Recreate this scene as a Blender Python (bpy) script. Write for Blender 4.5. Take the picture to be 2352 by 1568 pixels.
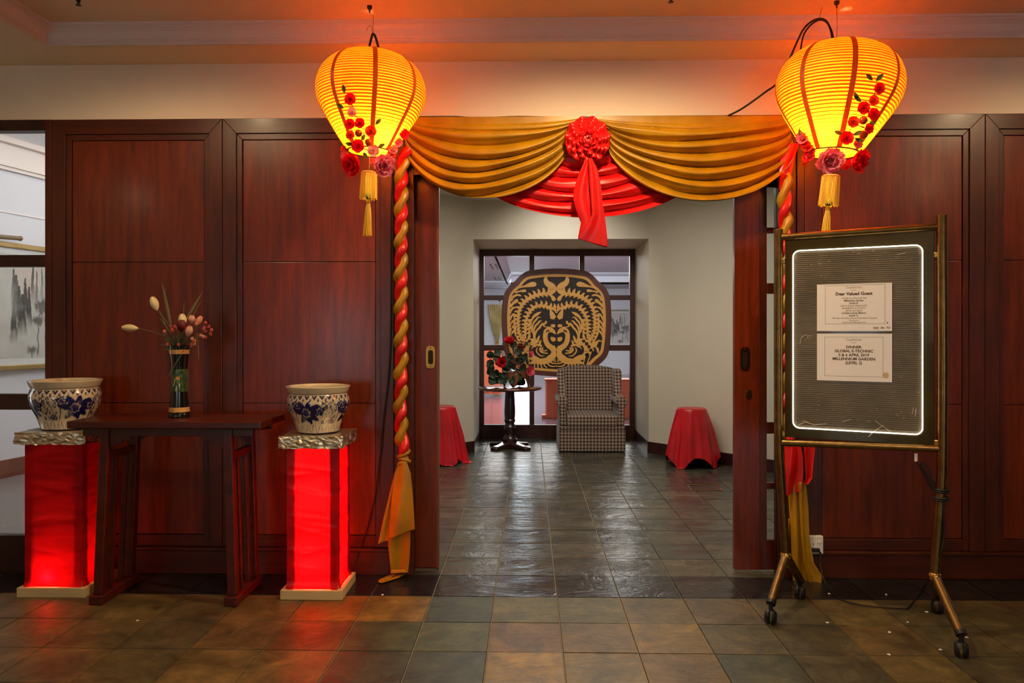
import bpy, bmesh, math, random
import numpy as np
from mathutils import Vector, Matrix, noise
random.seed(7)
PI = math.pi
for o in list(bpy.data.objects): bpy.data.objects.remove(o)
C = bpy.context.scene.collection
SC = bpy.context.scene

# ------------------------------------------------------------------ camera
F = 1700.0; PSI = math.atan(38/1700); CH = 1.25
cs, sn = math.cos(PSI), math.sin(PSI)
cam_d = bpy.data.cameras.new('camera'); cam = bpy.data.objects.new('camera', cam_d); C.objects.link(cam)
cam.location = (0, 0, CH); cam.rotation_euler = (PI/2, 0, PSI)
cam_d.sensor_width = 36; cam_d.lens = F/2352*36; cam_d.shift_y = -22/2352; cam_d.clip_end = 200
SC.camera = cam
# ------------------------------------------------------------------ world, exposure, lights
SC.view_settings.view_transform = 'Standard'; SC.view_settings.look = 'None'
SC.view_settings.gamma = 1; SC.view_settings.use_curve_mapping = False
SC.view_settings.exposure = 0.15
w = bpy.data.worlds.new('world'); SC.world = w; w.use_nodes = True
w.node_tree.nodes['Background'].inputs[0].default_value = (0.80, 0.90, 1.0, 1)
w.node_tree.nodes['Background'].inputs[1].default_value = 8

def spot(name, loc, watts, col, size=100, blend=.8, rad=.05, aim=None):
    d = bpy.data.lights.new(name, 'SPOT'); d.energy = watts; d.color = col
    d.spot_size = math.radians(size); d.spot_blend = blend; d.shadow_soft_size = rad
    o = bpy.data.objects.new(name, d); o.location = loc; C.objects.link(o)
    if aim is not None:
        o.rotation_euler = (Vector(aim)-Vector(loc)).to_track_quat('-Z', 'Y').to_euler()
    return o
def area(name, loc, watts, col, sx, sy, aim):
    d = bpy.data.lights.new(name, 'AREA'); d.energy = watts; d.color = col
    d.shape = 'RECTANGLE'; d.size = sx; d.size_y = sy
    o = bpy.data.objects.new(name, d); o.location = loc; C.objects.link(o)
    o.rotation_euler = (Vector(aim)-Vector(loc)).to_track_quat('-Z', 'Z').to_euler()
    return o
WARM = (1, .70, .38); DAY = (.82, .9, 1.0); NEU = (1, .93, .84)
# ceiling downlights of the lobby
for x, p, an in ((-1.75, 30, 172), (0.35, 88, 172), (2.75, 38, 172)):
    spot('ceiling_spot_light', (x, 2.8, 2.70), p, WARM, an, .5)
spot('ceiling_spot_light', (-4.0, .15, 2.70), 70, WARM, 178, .2, .09)
spot('ceiling_spot_light', (.3, .6, 2.70), 120, WARM, 150, .7, .09)
spot('ceiling_spot_light', (3.9, .3, 2.70), 10, WARM, 178, .2, .09)
area('lobby_fill_light', (0, -4.6, 1.9), 9, (1, .80, .58), 6, 1.6, (0, 3.8, 1.6))
# foyer
area('foyer_ceiling_light', (.35, 5.6, 2.56), 44, NEU, 1.8, 1.6, (.35, 5.6, 0))
spot('foyer_spot_light', (.9, 6.4, 2.55), 16, WARM, 120, .9)
spot('foyer_spot_light', (.35, 6.7, 2.55), 40, NEU, 95, 1, .05, (.35, 8.7, 1.2))  # added to brighten the carved screen, no known fixture here
# side room on the left
area('side_room_light', (-3.4, 6.3, 2.9), 14, (1, .95, .92), 1.5, 2, (-3.6, 6.4, 0))
# banquet room behind the screen
area('far_window_light', (-5.5, 15, 1.5), 160, DAY, 9, 2.2, (0, 15, 1.2))
area('far_wall_fill_light', (1.0, 18.5, 2.40), 60, DAY, 5, 1.5, (1, 21, 1.0))  # added fill that lifts the dim far wall and painting, not a lamp
area('far_ceiling_light', (1.0, 13.5, 2.45), 520, (1, .95, .9), 5, 6, (1, 13.5, 0))

# ------------------------------------------------------------------ helpers
def lin(c):
    return tuple(((v/255)/12.92 if v/255 <= .04045 else ((v/255+.055)/1.055)**2.4) for v in c)
def ray(px, py):
    u = px-1176; v = 762-py
    return Vector((u*cs-F*sn, F*cs+u*sn, v))
def atY(px, py, Y):
    d = ray(px, py); return Vector((0, 0, CH)) + d*(Y/d.y)
def atZ(px, py, Z=0.0):
    d = ray(px, py); return Vector((0, 0, CH)) + d*((Z-CH)/d.z)
def X(px, Y): return atY(px, 762, Y).x
def Zt(py, px, Y): return atY(px, py, Y).z

MATS = {}
def nodes(name):
    m = bpy.data.materials.new(name); m.use_nodes = True
    nt = m.node_tree; b = nt.nodes['Principled BSDF']
    return m, nt, b
def setc(b, rgb): b.inputs['Base Color'].default_value = (*rgb, 1)
def mk_noise(nt, scale, detail=4, rough=.6, coord='Object', vscale=(1, 1, 1), dist=0.0):
    tc = nt.nodes.new('ShaderNodeTexCoord'); mp = nt.nodes.new('ShaderNodeMapping')
    mp.inputs['Scale'].default_value = vscale
    n = nt.nodes.new('ShaderNodeTexNoise'); n.inputs['Scale'].default_value = scale
    n.inputs['Detail'].default_value = detail; n.inputs['Roughness'].default_value = rough
    n.inputs['Distortion'].default_value = dist
    if coord == 'World':
        g = nt.nodes.new('ShaderNodeNewGeometry'); nt.links.new(g.outputs['Position'], mp.inputs['Vector'])
    else:
        nt.links.new(tc.outputs[coord], mp.inputs['Vector'])
    nt.links.new(mp.outputs[0], n.inputs['Vector'])
    return n
def ramp(nt, src, stops):
    r = nt.nodes.new('ShaderNodeValToRGB'); e = r.color_ramp.elements
    e[0].position, e[0].color = stops[0][0], (*stops[0][1], 1)
    e[1].position, e[1].color = stops[-1][0], (*stops[-1][1], 1)
    for p, c in stops[1:-1]:
        k = e.new(p); k.color = (*c, 1)
    nt.links.new(src, r.inputs[0]); return r
def bump(nt, b, src, strength, dist):
    k = nt.nodes.new('ShaderNodeBump'); k.inputs['Strength'].default_value = strength
    k.inputs['Distance'].default_value = dist
    nt.links.new(src, k.inputs['Height']); nt.links.new(k.outputs[0], b.inputs['Normal']); return k
def plain(name, rgb, rough=.6, metal=0, var=.12, scale=12, bmp=0.0, spec=.5, sheen=0, coat=0, coord='Object', vscale=(1, 1, 1)):
    if name in MATS: return MATS[name]
    m, nt, b = nodes(name); c = lin(rgb)
    n = mk_noise(nt, scale, coord=coord, vscale=vscale)
    r = ramp(nt, n.outputs[0], [(.25, tuple(v*(1-var) for v in c)), (.75, tuple(min(1, v*(1+var)) for v in c))])
    nt.links.new(r.outputs[0], b.inputs['Base Color'])
    b.inputs['Roughness'].default_value = rough; b.inputs['Metallic'].default_value = metal
    b.inputs['Specular IOR Level'].default_value = spec
    if sheen: b.inputs['Sheen Weight'].default_value = sheen
    if coat: b.inputs['Coat Weight'].default_value = coat; b.inputs['Coat Roughness'].default_value = .12
    if bmp: bump(nt, b, n.outputs[0], bmp, .01)
    MATS[name] = m; return m
def wood(name, dark, light, rough=.34, coat=.16, grain=(9, 9, .7), scale=3.0):
    if name in MATS: return MATS[name]
    m, nt, b = nodes(name)
    n1 = mk_noise(nt, scale, 5, .55, 'World', grain, .4)
    n2 = mk_noise(nt, scale*9, 4, .6, 'World', grain)
    mx = nt.nodes.new('ShaderNodeMix'); mx.inputs[0].default_value = .35
    nt.links.new(n1.outputs[0], mx.inputs[2]); nt.links.new(n2.outputs[0], mx.inputs[3])
    r = ramp(nt, mx.outputs[0], [(.3, lin(dark)), (.68, lin(light))])
    nt.links.new(r.outputs[0], b.inputs['Base Color'])
    b.inputs['Roughness'].default_value = rough
    b.inputs['Coat Weight'].default_value = coat; b.inputs['Coat Roughness'].default_value = .16
    n3 = mk_noise(nt, 2.2, 3, .5, 'World')
    rr = nt.nodes.new('ShaderNodeMapRange'); rr.inputs[3].default_value = rough*.75; rr.inputs[4].default_value = rough*1.35
    nt.links.new(n3.outputs[0], rr.inputs[0]); nt.links.new(rr.outputs[0], b.inputs['Roughness'])
    bump(nt, b, n2.outputs[0], .06, .004)
    MATS[name] = m; return m
def vcol(name, rough=.5, coat=0):
    if name in MATS: return MATS[name]
    m, nt, b = nodes(name)
    a = nt.nodes.new('ShaderNodeVertexColor'); a.layer_name = 'Col'
    nt.links.new(a.outputs[0], b.inputs['Base Color']); b.inputs['Roughness'].default_value = rough
    if coat: b.inputs['Coat Weight'].default_value = coat; b.inputs['Coat Roughness'].default_value = .05
    MATS[name] = m; return m
def satin(name, rgb, hi, rough=.36, trans=0.0):
    if name in MATS: return MATS[name]
    m, nt, b = nodes(name)
    n = mk_noise(nt, 5, 3, .5)
    c = lin(rgb)
    r = ramp(nt, n.outputs[0], [(.3, tuple(v*.85 for v in c)), (.7, lin(hi))])
    nt.links.new(r.outputs[0], b.inputs['Base Color'])
    b.inputs['Roughness'].default_value = rough; b.inputs['Specular IOR Level'].default_value = .55
    b.inputs['Sheen Weight'].default_value = .25; b.inputs['Sheen Roughness'].default_value = .4
    b.inputs['Sheen Tint'].default_value = (*lin(hi), 1)
    n2 = mk_noise(nt, 45, 3, .6)
    bump(nt, b, n2.outputs[0], .10, .004)
    if trans:
        t = nt.nodes.new('ShaderNodeBsdfTranslucent'); nt.links.new(r.outputs[0], t.inputs['Color'])
        mx = nt.nodes.new('ShaderNodeMixShader'); mx.inputs[0].default_value = trans
        out = nt.nodes['Material Output']
        nt.links.new(b.outputs[0], mx.inputs[1]); nt.links.new(t.outputs[0], mx.inputs[2]); nt.links.new(mx.outputs[0], out.inputs[0])
    MATS[name] = m; return m
def emit(name, rgb, s):
    if name in MATS: return MATS[name]
    m, nt, b = nodes(name); b.inputs['Base Color'].default_value = (*rgb, 1)
    b.inputs['Emission Color'].default_value = (*rgb, 1); b.inputs['Emission Strength'].default_value = s
    MATS[name] = m; return m

class MB:
    """collects geometry, builds ONE mesh object"""
    def __init__(s): s.v = []; s.f = []; s.col = None
    def add(s, vs, fs):
        k = len(s.v); s.v += [tuple(p) for p in vs]; s.f += [tuple(i+k for i in f) for f in fs]; return s
    def box(s, x0, x1, y0, y1, z0, z1, ch=0.0):
        if ch <= 0:
            return s.add([(x0,y0,z0),(x1,y0,z0),(x1,y1,z0),(x0,y1,z0),(x0,y0,z1),(x1,y0,z1),(x1,y1,z1),(x0,y1,z1)],
                     [(0,3,2,1),(4,5,6,7),(0,1,5,4),(1,2,6,5),(2,3,7,6),(3,0,4,7)])
        bm = bmesh.new(); r = bmesh.ops.create_cube(bm, size=1)
        for v in bm.verts: v.co = Vector(((x0+x1)/2+v.co.x*(x1-x0), (y0+y1)/2+v.co.y*(y1-y0), (z0+z1)/2+v.co.z*(z1-z0)))
        bmesh.ops.bevel(bm, geom=bm.edges[:], offset=ch, segments=2, profile=.6, affect='EDGES')
        bm.verts.index_update(); s.add([v.co for v in bm.verts], [[v.index for v in f.verts] for f in bm.faces]); bm.free(); return s
    def tube(s, pts, r, n=10, cap=True):
        pts = [Vector(p) for p in pts]; N = len(pts)
        rs = r if isinstance(r, (list, tuple)) else [r]*N
        k = len(s.v); up = None
        for i, p in enumerate(pts):
            t = (pts[min(i+1, N-1)]-pts[max(i-1, 0)])
            if t.length < 1e-9: t = Vector((0,0,1))
            t.normalize()
            if up is None:
                up = Vector((1,0,0)) if abs(t.x) < .8 else Vector((0,1,0))
            a = t.cross(up); a.normalize(); b = a.cross(t); up = b.copy() if b.length > 0 else up
            for j in range(n):
                an = 2*PI*j/n; q = p + (a*math.cos(an)+b*math.sin(an))*rs[i]; s.v.append(tuple(q))
        for i in range(N-1):
            for j in range(n):
                j2 = (j+1) % n
                s.f.append((k+i*n+j, k+(i+1)*n+j, k+(i+1)*n+j2, k+i*n+j2))
        if cap:
            s.f.append(tuple(k+j for j in range(n))); s.f.append(tuple(k+(N-1)*n+j for j in range(n-1, -1, -1)))
        return s
    def lathe(s, prof, n=48, c=(0,0,0), capb=True, capt=True):
        k = len(s.v)
        for r, z in prof:
            for j in range(n):
                a = 2*PI*j/n; s.v.append((c[0]+r*math.cos(a), c[1]+r*math.sin(a), c[2]+z))
        for i in range(len(prof)-1):
            for j in range(n):
                j2 = (j+1) % n
                s.f.append((k+i*n+j, k+i*n+j2, k+(i+1)*n+j2, k+(i+1)*n+j))
        if capb: s.f.append(tuple(k+j for j in range(n-1, -1, -1)))
        if capt: s.f.append(tuple(k+(len(prof)-1)*n+j for j in range(n)))
        return s
    def grid(s, P, nu, nv, closed=False):
        k = len(s.v)
        for j in range(nv+1):
            for i in range(nu if closed else nu+1):
                s.v.append(tuple(P(i/nu, j/nv)))
        W = nu if closed else nu+1
        for j in range(nv):
            for i in range(nu):
                i2 = (i+1) % W
                s.f.append((k+j*W+i, k+j*W+i2, k+(j+1)*W+i2, k+(j+1)*W+i))
        return s
    def ball(s, c, r, n=10, sq=(1,1,1)):
        m = max(4, n//2+1)
        pr = [(math.sin(PI*i/m), -math.cos(PI*i/m)) for i in range(m+1)]
        k = len(s.v)
        s.lathe([(max(a, .02)*r, b*r) for a, b in pr], n)
        for i in range(k, len(s.v)):
            v = s.v[i]; s.v[i] = (c[0]+v[0]*sq[0], c[1]+v[1]*sq[1], c[2]+v[2]*sq[2])
        return s
    def prism(s, poly, y0, y1, axis='y'):
        """poly in (a,b); axis y: a=x b=z ; axis x: a=y b=z ; axis z: a=x b=y"""
        n = len(poly)
        def mkp(a, b, t): return (a, t, b) if axis == 'y' else ((t, a, b) if axis == 'x' else (a, b, t))
        k = len(s.v)
        s.v += [mkp(a, b, y0) for a, b in poly] + [mkp(a, b, y1) for a, b in poly]
        s.f.append(tuple(k+i for i in range(n))); s.f.append(tuple(k+n+i for i in range(n-1, -1, -1)))
        for i in range(n):
            j = (i+1) % n; s.f.append((k+i, k+n+i, k+n+j, k+j))
        return s
    def xform(s, M, k=0):
        for i in range(k, len(s.v)): s.v[i] = tuple(M @ Vector(s.v[i]))
        return s
    def build(s, name, mat, parent=None, org=(0,0,0), smooth=None, bevel=0, fixn=True, solid=0, sub=0):
        me = bpy.data.meshes.new(name)
        me.from_pydata([(a-org[0], b-org[1], c-org[2]) for a, b, c in s.v], [], s.f)
        if fixn:
            bm = bmesh.new(); bm.from_mesh(me); bmesh.ops.recalc_face_normals(bm, faces=bm.faces); bm.to_mesh(me); bm.free()
        if mat: me.materials.append(mat)
        if smooth is not None:
            me.polygons.foreach_set('use_smooth', [True]*len(me.polygons))
            if smooth < 179: me.set_sharp_from_angle(angle=math.radians(smooth))
        me.update()
        o = bpy.data.objects.new(name, me); C.objects.link(o)
        if parent: o.parent = parent
        else: o.location = org
        if bevel:
            md = o.modifiers.new('bevel', 'BEVEL'); md.width = bevel; md.segments = 2; md.limit_method = 'ANGLE'
        if solid:
            md = o.modifiers.new('solid', 'SOLIDIFY'); md.thickness = solid
        if sub:
            md = o.modifiers.new('sub', 'SUBSURF'); md.levels = sub; md.render_levels = sub
        return o
def tag(o, label, cat, group=None):
    o['label'] = label; o['category'] = cat
    if group: o['group'] = group
    return o
def thing(name, label, cat, loc, rot=(0,0,0), group=None):
    o = bpy.data.objects.new(name, None); C.objects.link(o); o.location = loc; o.rotation_euler = rot
    o.empty_display_size = .05
    return tag(o, label, cat, group)
def struct(o): o['kind'] = 'structure'; return o
def catmull(pts, n=8):
    pts = [tuple(p) for p in pts]; P = [pts[0]]+pts+[pts[-1]]; out = []
    for i in range(1, len(P)-2):
        for k in range(n):
            t = k/n
            out.append(tuple(.5*((2*b)+(-a+c)*t+(2*a-5*b+4*c-d)*t*t+(-a+3*b-3*c+d)*t**3) for a, b, c, d in zip(P[i-1], P[i], P[i+1], P[i+2])))
    out.append(pts[-1]); return out
def interp(tab, t):
    n = len(tab)-1; x = max(0, min(.99999, t))*n; i = int(x); fr = x-i
    return tuple(a+(b-a)*fr for a, b in zip(tab[i], tab[i+1]))
def addcolors(me, fn):
    ca = me.color_attributes.new('Col', 'FLOAT_COLOR', 'POINT')
    co = np.empty(len(me.vertices)*3, dtype=np.float32); me.vertices.foreach_get('co', co); co = co.reshape(-1, 3)
    c = fn(co).astype(np.float32); c = np.concatenate([c, np.ones((len(c), 1), np.float32)], 1)
    ca.data.foreach_set('color', c.ravel())
def L3(c): return np.array(lin(c))
def vnoise(x, y, seed=0):
    xi = np.floor(x).astype(np.int64); yi = np.floor(y).astype(np.int64); fx = x-xi; fy = y-yi
    def h(a, b):
        v = np.sin(a*127.1+b*311.7+seed*74.7)*43758.5453; return v-np.floor(v)
    sx = fx*fx*(3-2*fx); sy = fy*fy*(3-2*fy)
    return (h(xi, yi)*(1-sx)+h(xi+1, yi)*sx)*(1-sy)+(h(xi, yi+1)*(1-sx)+h(xi+1, yi+1)*sx)*sy
def fbm(x, y, o=4, seed=0):
    s = 0; a = .5
    for i in range(o): s = s+a*vnoise(x*2**i, y*2**i, seed+i); a *= .5
    return s

# ------------------------------------------------------------------ materials
WD = wood('mahogany_panel', (60, 16, 1), (128, 44, 4))
WDF = wood('mahogany_frame', (52, 17, 5), (92, 33, 9), grain=(8, 8, .8))
WDH = wood('mahogany_rail', (52, 17, 5), (92, 33, 9), grain=(.8, 8, 8))
WDD = wood('dark_wood', (34, 14, 10), (60, 24, 16), rough=.35)
WTAB = wood('table_wood', (48, 13, 6), (92, 28, 12), rough=.3, grain=(.8, 8, 8))
PLA = plain('painted_plaster', (238, 224, 200), .75, var=.03, scale=3, bmp=.05)
PLF = plain('foyer_plaster', (205, 196, 176), .6, var=.03, scale=3, bmp=.05)
PLW = plain('white_paint', (214, 210, 214), .6, var=.02, scale=3)
CEI = plain('ceiling_paint', (236, 212, 172), .8, var=.03, scale=3)
MOUL = plain('cornice_paint', (232, 216, 208), .55, var=.02, scale=3)
BRASS = plain('aged_brass', (128, 100, 58), .30, 1, var=.35, scale=25)
BRASSD = plain('dull_brass', (118, 92, 56), .42, 1, var=.3, scale=30)
BRIGHTB = plain('polished_brass', (230, 180, 90), .2, 1, var=.1)
BLACK = plain('black_rubber', (14, 13, 13), .45)
GOLDC = satin('gold_satin', (158, 112, 5), (188, 140, 8), .38)
REDC = satin('red_satin', (205, 10, 12), (232, 20, 18), .36)
REDV = satin('red_velvet_cloth', (176, 0, 18), (206, 2, 30), .30)
FOIL = plain('silver_foil', (235, 226, 200), .34, 1, var=.15, scale=30)
PINE = plain('pale_pine', (205, 180, 130), .6, var=.08, scale=5)

# slate
def slate(name='slate', r0=.30, r1=.62, bs=.45):
    m, nt, b = nodes(name)
    oi = nt.nodes.new('ShaderNodeObjectInfo')
    n = mk_noise(nt, 5.5, 12, .78, 'World', dist=.5)
    n2 = mk_noise(nt, 1.1, 3, .5, 'World')
    g = ramp(nt, n.outputs[0], [(.32, (.30, .32, .30)), (.44, (.66, .68, .62)), (.53, (1.0, .98, .9)), (.66, (1.75, 1.6, 1.25))])
    mul = nt.nodes.new('ShaderNodeMix'); mul.data_type = 'RGBA'; mul.blend_type = 'MULTIPLY'; mul.inputs[0].default_value = 1
    nt.links.new(oi.outputs['Color'], mul.inputs[6]); nt.links.new(g.outputs[0], mul.inputs[7])
    nt.links.new(mul.outputs[2], b.inputs['Base Color'])
    n3 = mk_noise(nt, 2.6, 5, .6, 'World', (1, 2.2, 1), 1.2)
    n4 = mk_noise(nt, 26, 4, .6, 'World')
    mr = nt.nodes.new('ShaderNodeMapRange'); mr.inputs[3].default_value = r0; mr.inputs[4].default_value = r1
    nt.links.new(n4.outputs[0], mr.inputs[0]); nt.links.new(mr.outputs[0], b.inputs['Roughness'])
    ad = nt.nodes.new('ShaderNodeMath'); ad.operation = 'MULTIPLY_ADD'; ad.inputs[1].default_value = .12
    nt.links.new(n4.outputs[0], ad.inputs[0]); nt.links.new(n3.outputs[0], ad.inputs[2])
    bump(nt, b, ad.outputs[0], bs, .014)
    b.inputs['Specular IOR Level'].default_value = .55
    return m
SLATE = slate(); SLATE2 = slate('polished_slate', .13, .34, .95)

# ------------------------------------------------------------------ floor
fl = struct(MB().box(-6, 6, -5.2, 8.85, -.12, -.006).build('floor', plain('grout', (136, 122, 94), .8, coord='Object')))
tm = MB().box(-.5, .5, -.5, .5, -.012, 0).build('floor_tile', SLATE, None)
tme = tm.data; bpy.data.objects.remove(tm)
bmt = bmesh.new(); bmt.from_mesh(tme)
bmesh.ops.bevel(bmt, geom=[e for e in bmt.edges if all(v.co.z > -.001 for v in e.verts)], offset=.006, segments=1, affect='EDGES')
bmt.to_mesh(tme); bmt.free()
tme2 = tme.copy(); tme2.materials.clear(); tme2.materials.append(SLATE2)
rows = [1.72, 2.01, 2.305, 2.60, 2.891, 3.185, 3.495, 3.80] + [3.80+.293*k for k in range(1, 17)] + [8.8]
pitch = .2945; x0 = -.161
OCH = [(108, 90, 58), (96, 84, 58), (78, 74, 56), (98, 78, 56), (66, 66, 58), (84, 72, 56), (112, 94, 60), (58, 58, 54)]
GRN = [(70, 72, 66), (64, 66, 62), (76, 74, 64), (60, 62, 60), (78, 76, 68)]
DRK = [(34, 32, 36), (40, 36, 38), (28, 28, 32)]
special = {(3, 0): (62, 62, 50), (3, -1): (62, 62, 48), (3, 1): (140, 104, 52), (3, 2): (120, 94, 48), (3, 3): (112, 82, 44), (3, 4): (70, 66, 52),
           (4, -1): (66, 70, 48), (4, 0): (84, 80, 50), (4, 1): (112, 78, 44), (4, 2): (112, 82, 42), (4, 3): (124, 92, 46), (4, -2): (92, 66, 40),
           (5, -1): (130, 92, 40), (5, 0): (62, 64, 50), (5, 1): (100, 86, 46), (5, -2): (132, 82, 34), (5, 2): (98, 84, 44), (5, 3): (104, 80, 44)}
rt = random.Random(3)
for j in range(len(rows)-1):
    ya, yb = rows[j], rows[j+1]
    if ya < 3.7: ks = range(-9, 10) if ya > 2.2 else range(-5, 6)
    else: ks = range(-3 if ya < 6 else -4, 7 if ya > 5 else 6)
    for k in ks:
        xa = x0+pitch*k
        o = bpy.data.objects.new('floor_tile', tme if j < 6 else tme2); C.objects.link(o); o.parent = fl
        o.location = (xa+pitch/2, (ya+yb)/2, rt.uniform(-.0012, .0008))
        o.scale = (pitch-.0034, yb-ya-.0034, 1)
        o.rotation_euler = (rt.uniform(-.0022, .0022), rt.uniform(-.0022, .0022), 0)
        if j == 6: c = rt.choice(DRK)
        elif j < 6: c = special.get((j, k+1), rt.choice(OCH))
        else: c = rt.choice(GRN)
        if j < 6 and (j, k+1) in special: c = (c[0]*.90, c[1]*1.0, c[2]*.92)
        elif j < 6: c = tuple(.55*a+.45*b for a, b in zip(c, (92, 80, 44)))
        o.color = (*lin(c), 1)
    # the same tiling beyond the individually built pieces, joined
    ext = MB()
    for k in list(range(-15, ks[0]))+list(range(ks[-1]+1, 16)):
        xa = x0+pitch*k
        if ya > 3.7 and (xa < -2.0 or xa > 2.6): continue
        ext.box(xa+.002, xa+pitch-.002, ya+.002, yb-.002, -.012, rt.uniform(-.001, .0006))
    if j == 0:
        yy = 1.72
        while yy > -5:
            for k in range(-15, 16):
                if (k+int(yy*3.4)) % 1 == 0: ext.box(x0+pitch*k+.002, x0+pitch*(k+1)-.002, yy-.293+.002, yy-.002, -.012, -.0002)
            yy -= .293
    if ext.v:
        eo = ext.build('floor_tile_field', SLATE if j < 6 else SLATE2, fl); eo['kind'] = 'stuff'
        eo.color = (*lin((92, 78, 50) if j < 6 else ((34, 32, 34) if j == 6 else (74, 70, 56))), 1)
# side room floor (seen through the lattice window)
struct(MB().box(-6, -1.9, 3.97, 11, -.02, .0).build('floor_side_room', plain('side_floor', (118, 104, 100), .4, var=.2, scale=4)))
struct(MB().box(-6, 8, 8.86, 24, -.1, .0).build('floor_far_room', plain('parquet', (104, 88, 100), .13, var=.25, scale=2, vscale=(1, 4, 1), bmp=.12)))

# ------------------------------------------------------------------ front wall
YW = 3.80
zt = 2.355
def xw(px): return X(px, YW)
wall = struct(MB().box(-2.49, xw(905), YW+.03, YW+.07, 0, zt-.01).box(xw(1848), 4.6, YW+.03, YW+.07, 0, zt-.01)
              .box(xw(905), xw(950), YW+.02, YW+.07, 0, zt).box(xw(1788), xw(1848), YW+.02, YW+.07, 0, zt)
              .box(xw(950), xw(1788), YW+.02, YW+.07, 2.06, zt).build('wall_front', WDD))
struct(MB().box(-4.6, 4.6, YW+.004, YW+.16, zt, 2.66).build('wall_front_upper', PLA))
struct(MB().box(-2.49, X(905, 3.97), YW+.13, YW+.16, 0, zt).box(X(1848, 3.97), 4.6, YW+.13, YW+.16, 0, zt)
       .box(X(905, 3.97), X(1848, 3.97), YW+.13, YW+.16, 2.1, zt).build('wall_front_inner', PLF))
def frame_piece(name, poly, y0, y1, mat, parent):
    return MB().prism(poly, y0, y1).build(name, mat, parent, bevel=.002)
def unit(xa, xb, ia, ib, left=True):
    z1 = zt; zi = 2.247; zb = .138
    zm = 2.278
    fy = YW; fb = YW+.03
    ma, mb_ = (xa+(ia-xa)*.72), (xb-(xb-ib)*.72)
    g = .0012
    # mitred outer frame
    frame_piece('frame_rail', [(xa+g, z1), (xb-g, z1), (mb_, zm), (ma, zm)], fy, fb, WDH, wall)
    frame_piece('frame_stile', [(xa+g, zb), (ma, zb), (ma, zm), (xa+g, z1)], fy, fb, WDF, wall)
    frame_piece('frame_stile', [(xb-g, zb), (xb-g, z1), (mb_, zm), (mb_, zb)], fy, fb, WDF, wall)
    # inner bead, set back
    frame_piece('bead', [(ma, zm), (mb_, zm), (ib, zi), (ia, zi)], fy+.008, fb, WDH, wall)
    frame_piece('bead', [(ma, zb), (ia, zb), (ia, zi), (ma, zm)], fy+.008, fb, WDF, wall)
    frame_piece('bead', [(mb_, zb), (mb_, zm), (ib, zi), (ib, zb)], fy+.008, fb, WDF, wall)
    for za, zc in ((1.613, zi), (.880, 1.613), (zb+.06, .880)):
        MB().box(ia+.003, ib-.003, fy+.014, fb, za+.0018, zc-.0018).build('wood_panel', WD, wall, bevel=.0015)
    MB().box(ia, ib, fy+.008, fb, zb, zb+.058).build('bead', WDH, wall, bevel=.002)
unit(xw(118), xw(510.5), xw(162), xw(467))
unit(xw(510.5), xw(905), xw(555), xw(862))
unit(xw(1848), xw(2263), xw(1890), xw(2214))
unit(xw(2263), xw(2680), xw(2308), xw(2636))
MB().box(xw(104), xw(118), YW-.004, YW+.07, 0, zt).build('jamb', WDF, wall, bevel=.003)
for a, b, dy in ((905.5, 929, .004), (930, 950, -.004)): MB().box(xw(a), xw(b), YW+dy, YW+.03, .0, zt).build('pilaster_strip', WDF, wall, bevel=.002)
for a, b, dy in ((1788, 1815, -.002), (1816, 1830, .008), (1831, 1847.5, .0)): MB().box(xw(a), xw(b), YW+dy, YW+.03, .0, zt).build('pilaster_strip', WDF, wall, bevel=.002)
MB().box(xw(950), xw(1788), YW, YW+.03, 2.06, zt).build('header_board', WDH, wall)
# skirting
for n, (a, b) in (('baseboard_left', (118, 905)), ('baseboard_right', (1848, 2680))):
    struct(MB().box(xw(a), xw(b), YW-.012, YW+.03, 0, .118).box(xw(a), xw(b), YW-.018, YW+.03, .120, .136).build(n, WDH, bevel=.003))
# ------------------------------------------------------------------ lattice window at the far left
wx0, wx1 = -4.4, xw(104)
win = struct(MB().box(wx0, wx1, YW, YW+.06, Zt(300, 50, YW), zt).build('window_1', WDD))
for a, b in ((585, 612), (905, 941), (1230, 1345)):
    z1 = Zt(a, 50, YW); z0 = max(0, Zt(b, 50, YW))
    MB().box(wx0, wx1, YW+.004, YW+.055, z0, z1).build('rail', WDD, win, bevel=.002)
for k in range(2):
    xm = xw(-130)-k*.85
    MB().box(xm-.03, xm+.03, YW+.002, YW+.057, .2, zt-.05).build('mullion', WDD, win)
m, nt, b = nodes('clear_glass'); b.inputs['Transmission Weight'].default_value = 1; b.inputs['Roughness'].default_value = 0; b.inputs['IOR'].default_value = 1.45
lp = nt.nodes.new('ShaderNodeBsdfTransparent'); gl = nt.nodes.new('ShaderNodeBsdfGlossy'); gl.inputs['Roughness'].default_value = .02
fr = nt.nodes.new('ShaderNodeFresnel'); fr.inputs[0].default_value = 1.45
mx = nt.nodes.new('ShaderNodeMixShader'); nt.links.new(fr.outputs[0], mx.inputs[0]); nt.links.new(lp.outputs[0], mx.inputs[1]); nt.links.new(gl.outputs[0], mx.inputs[2])
lp.inputs[0].default_value = (.94, .96, .96, 1)
nt.links.new(mx.outputs[0], nt.nodes['Material Output'].inputs[0]); GLASS = m
for a, b_ in ((300, 585), (612, 905), (941, 1230)):
    MB().box(xw(-118), wx1, YW+.027, YW+.033, Zt(b_, 50, YW), Zt(a, 50, YW)).build('pane', GLASS, win)

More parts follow.
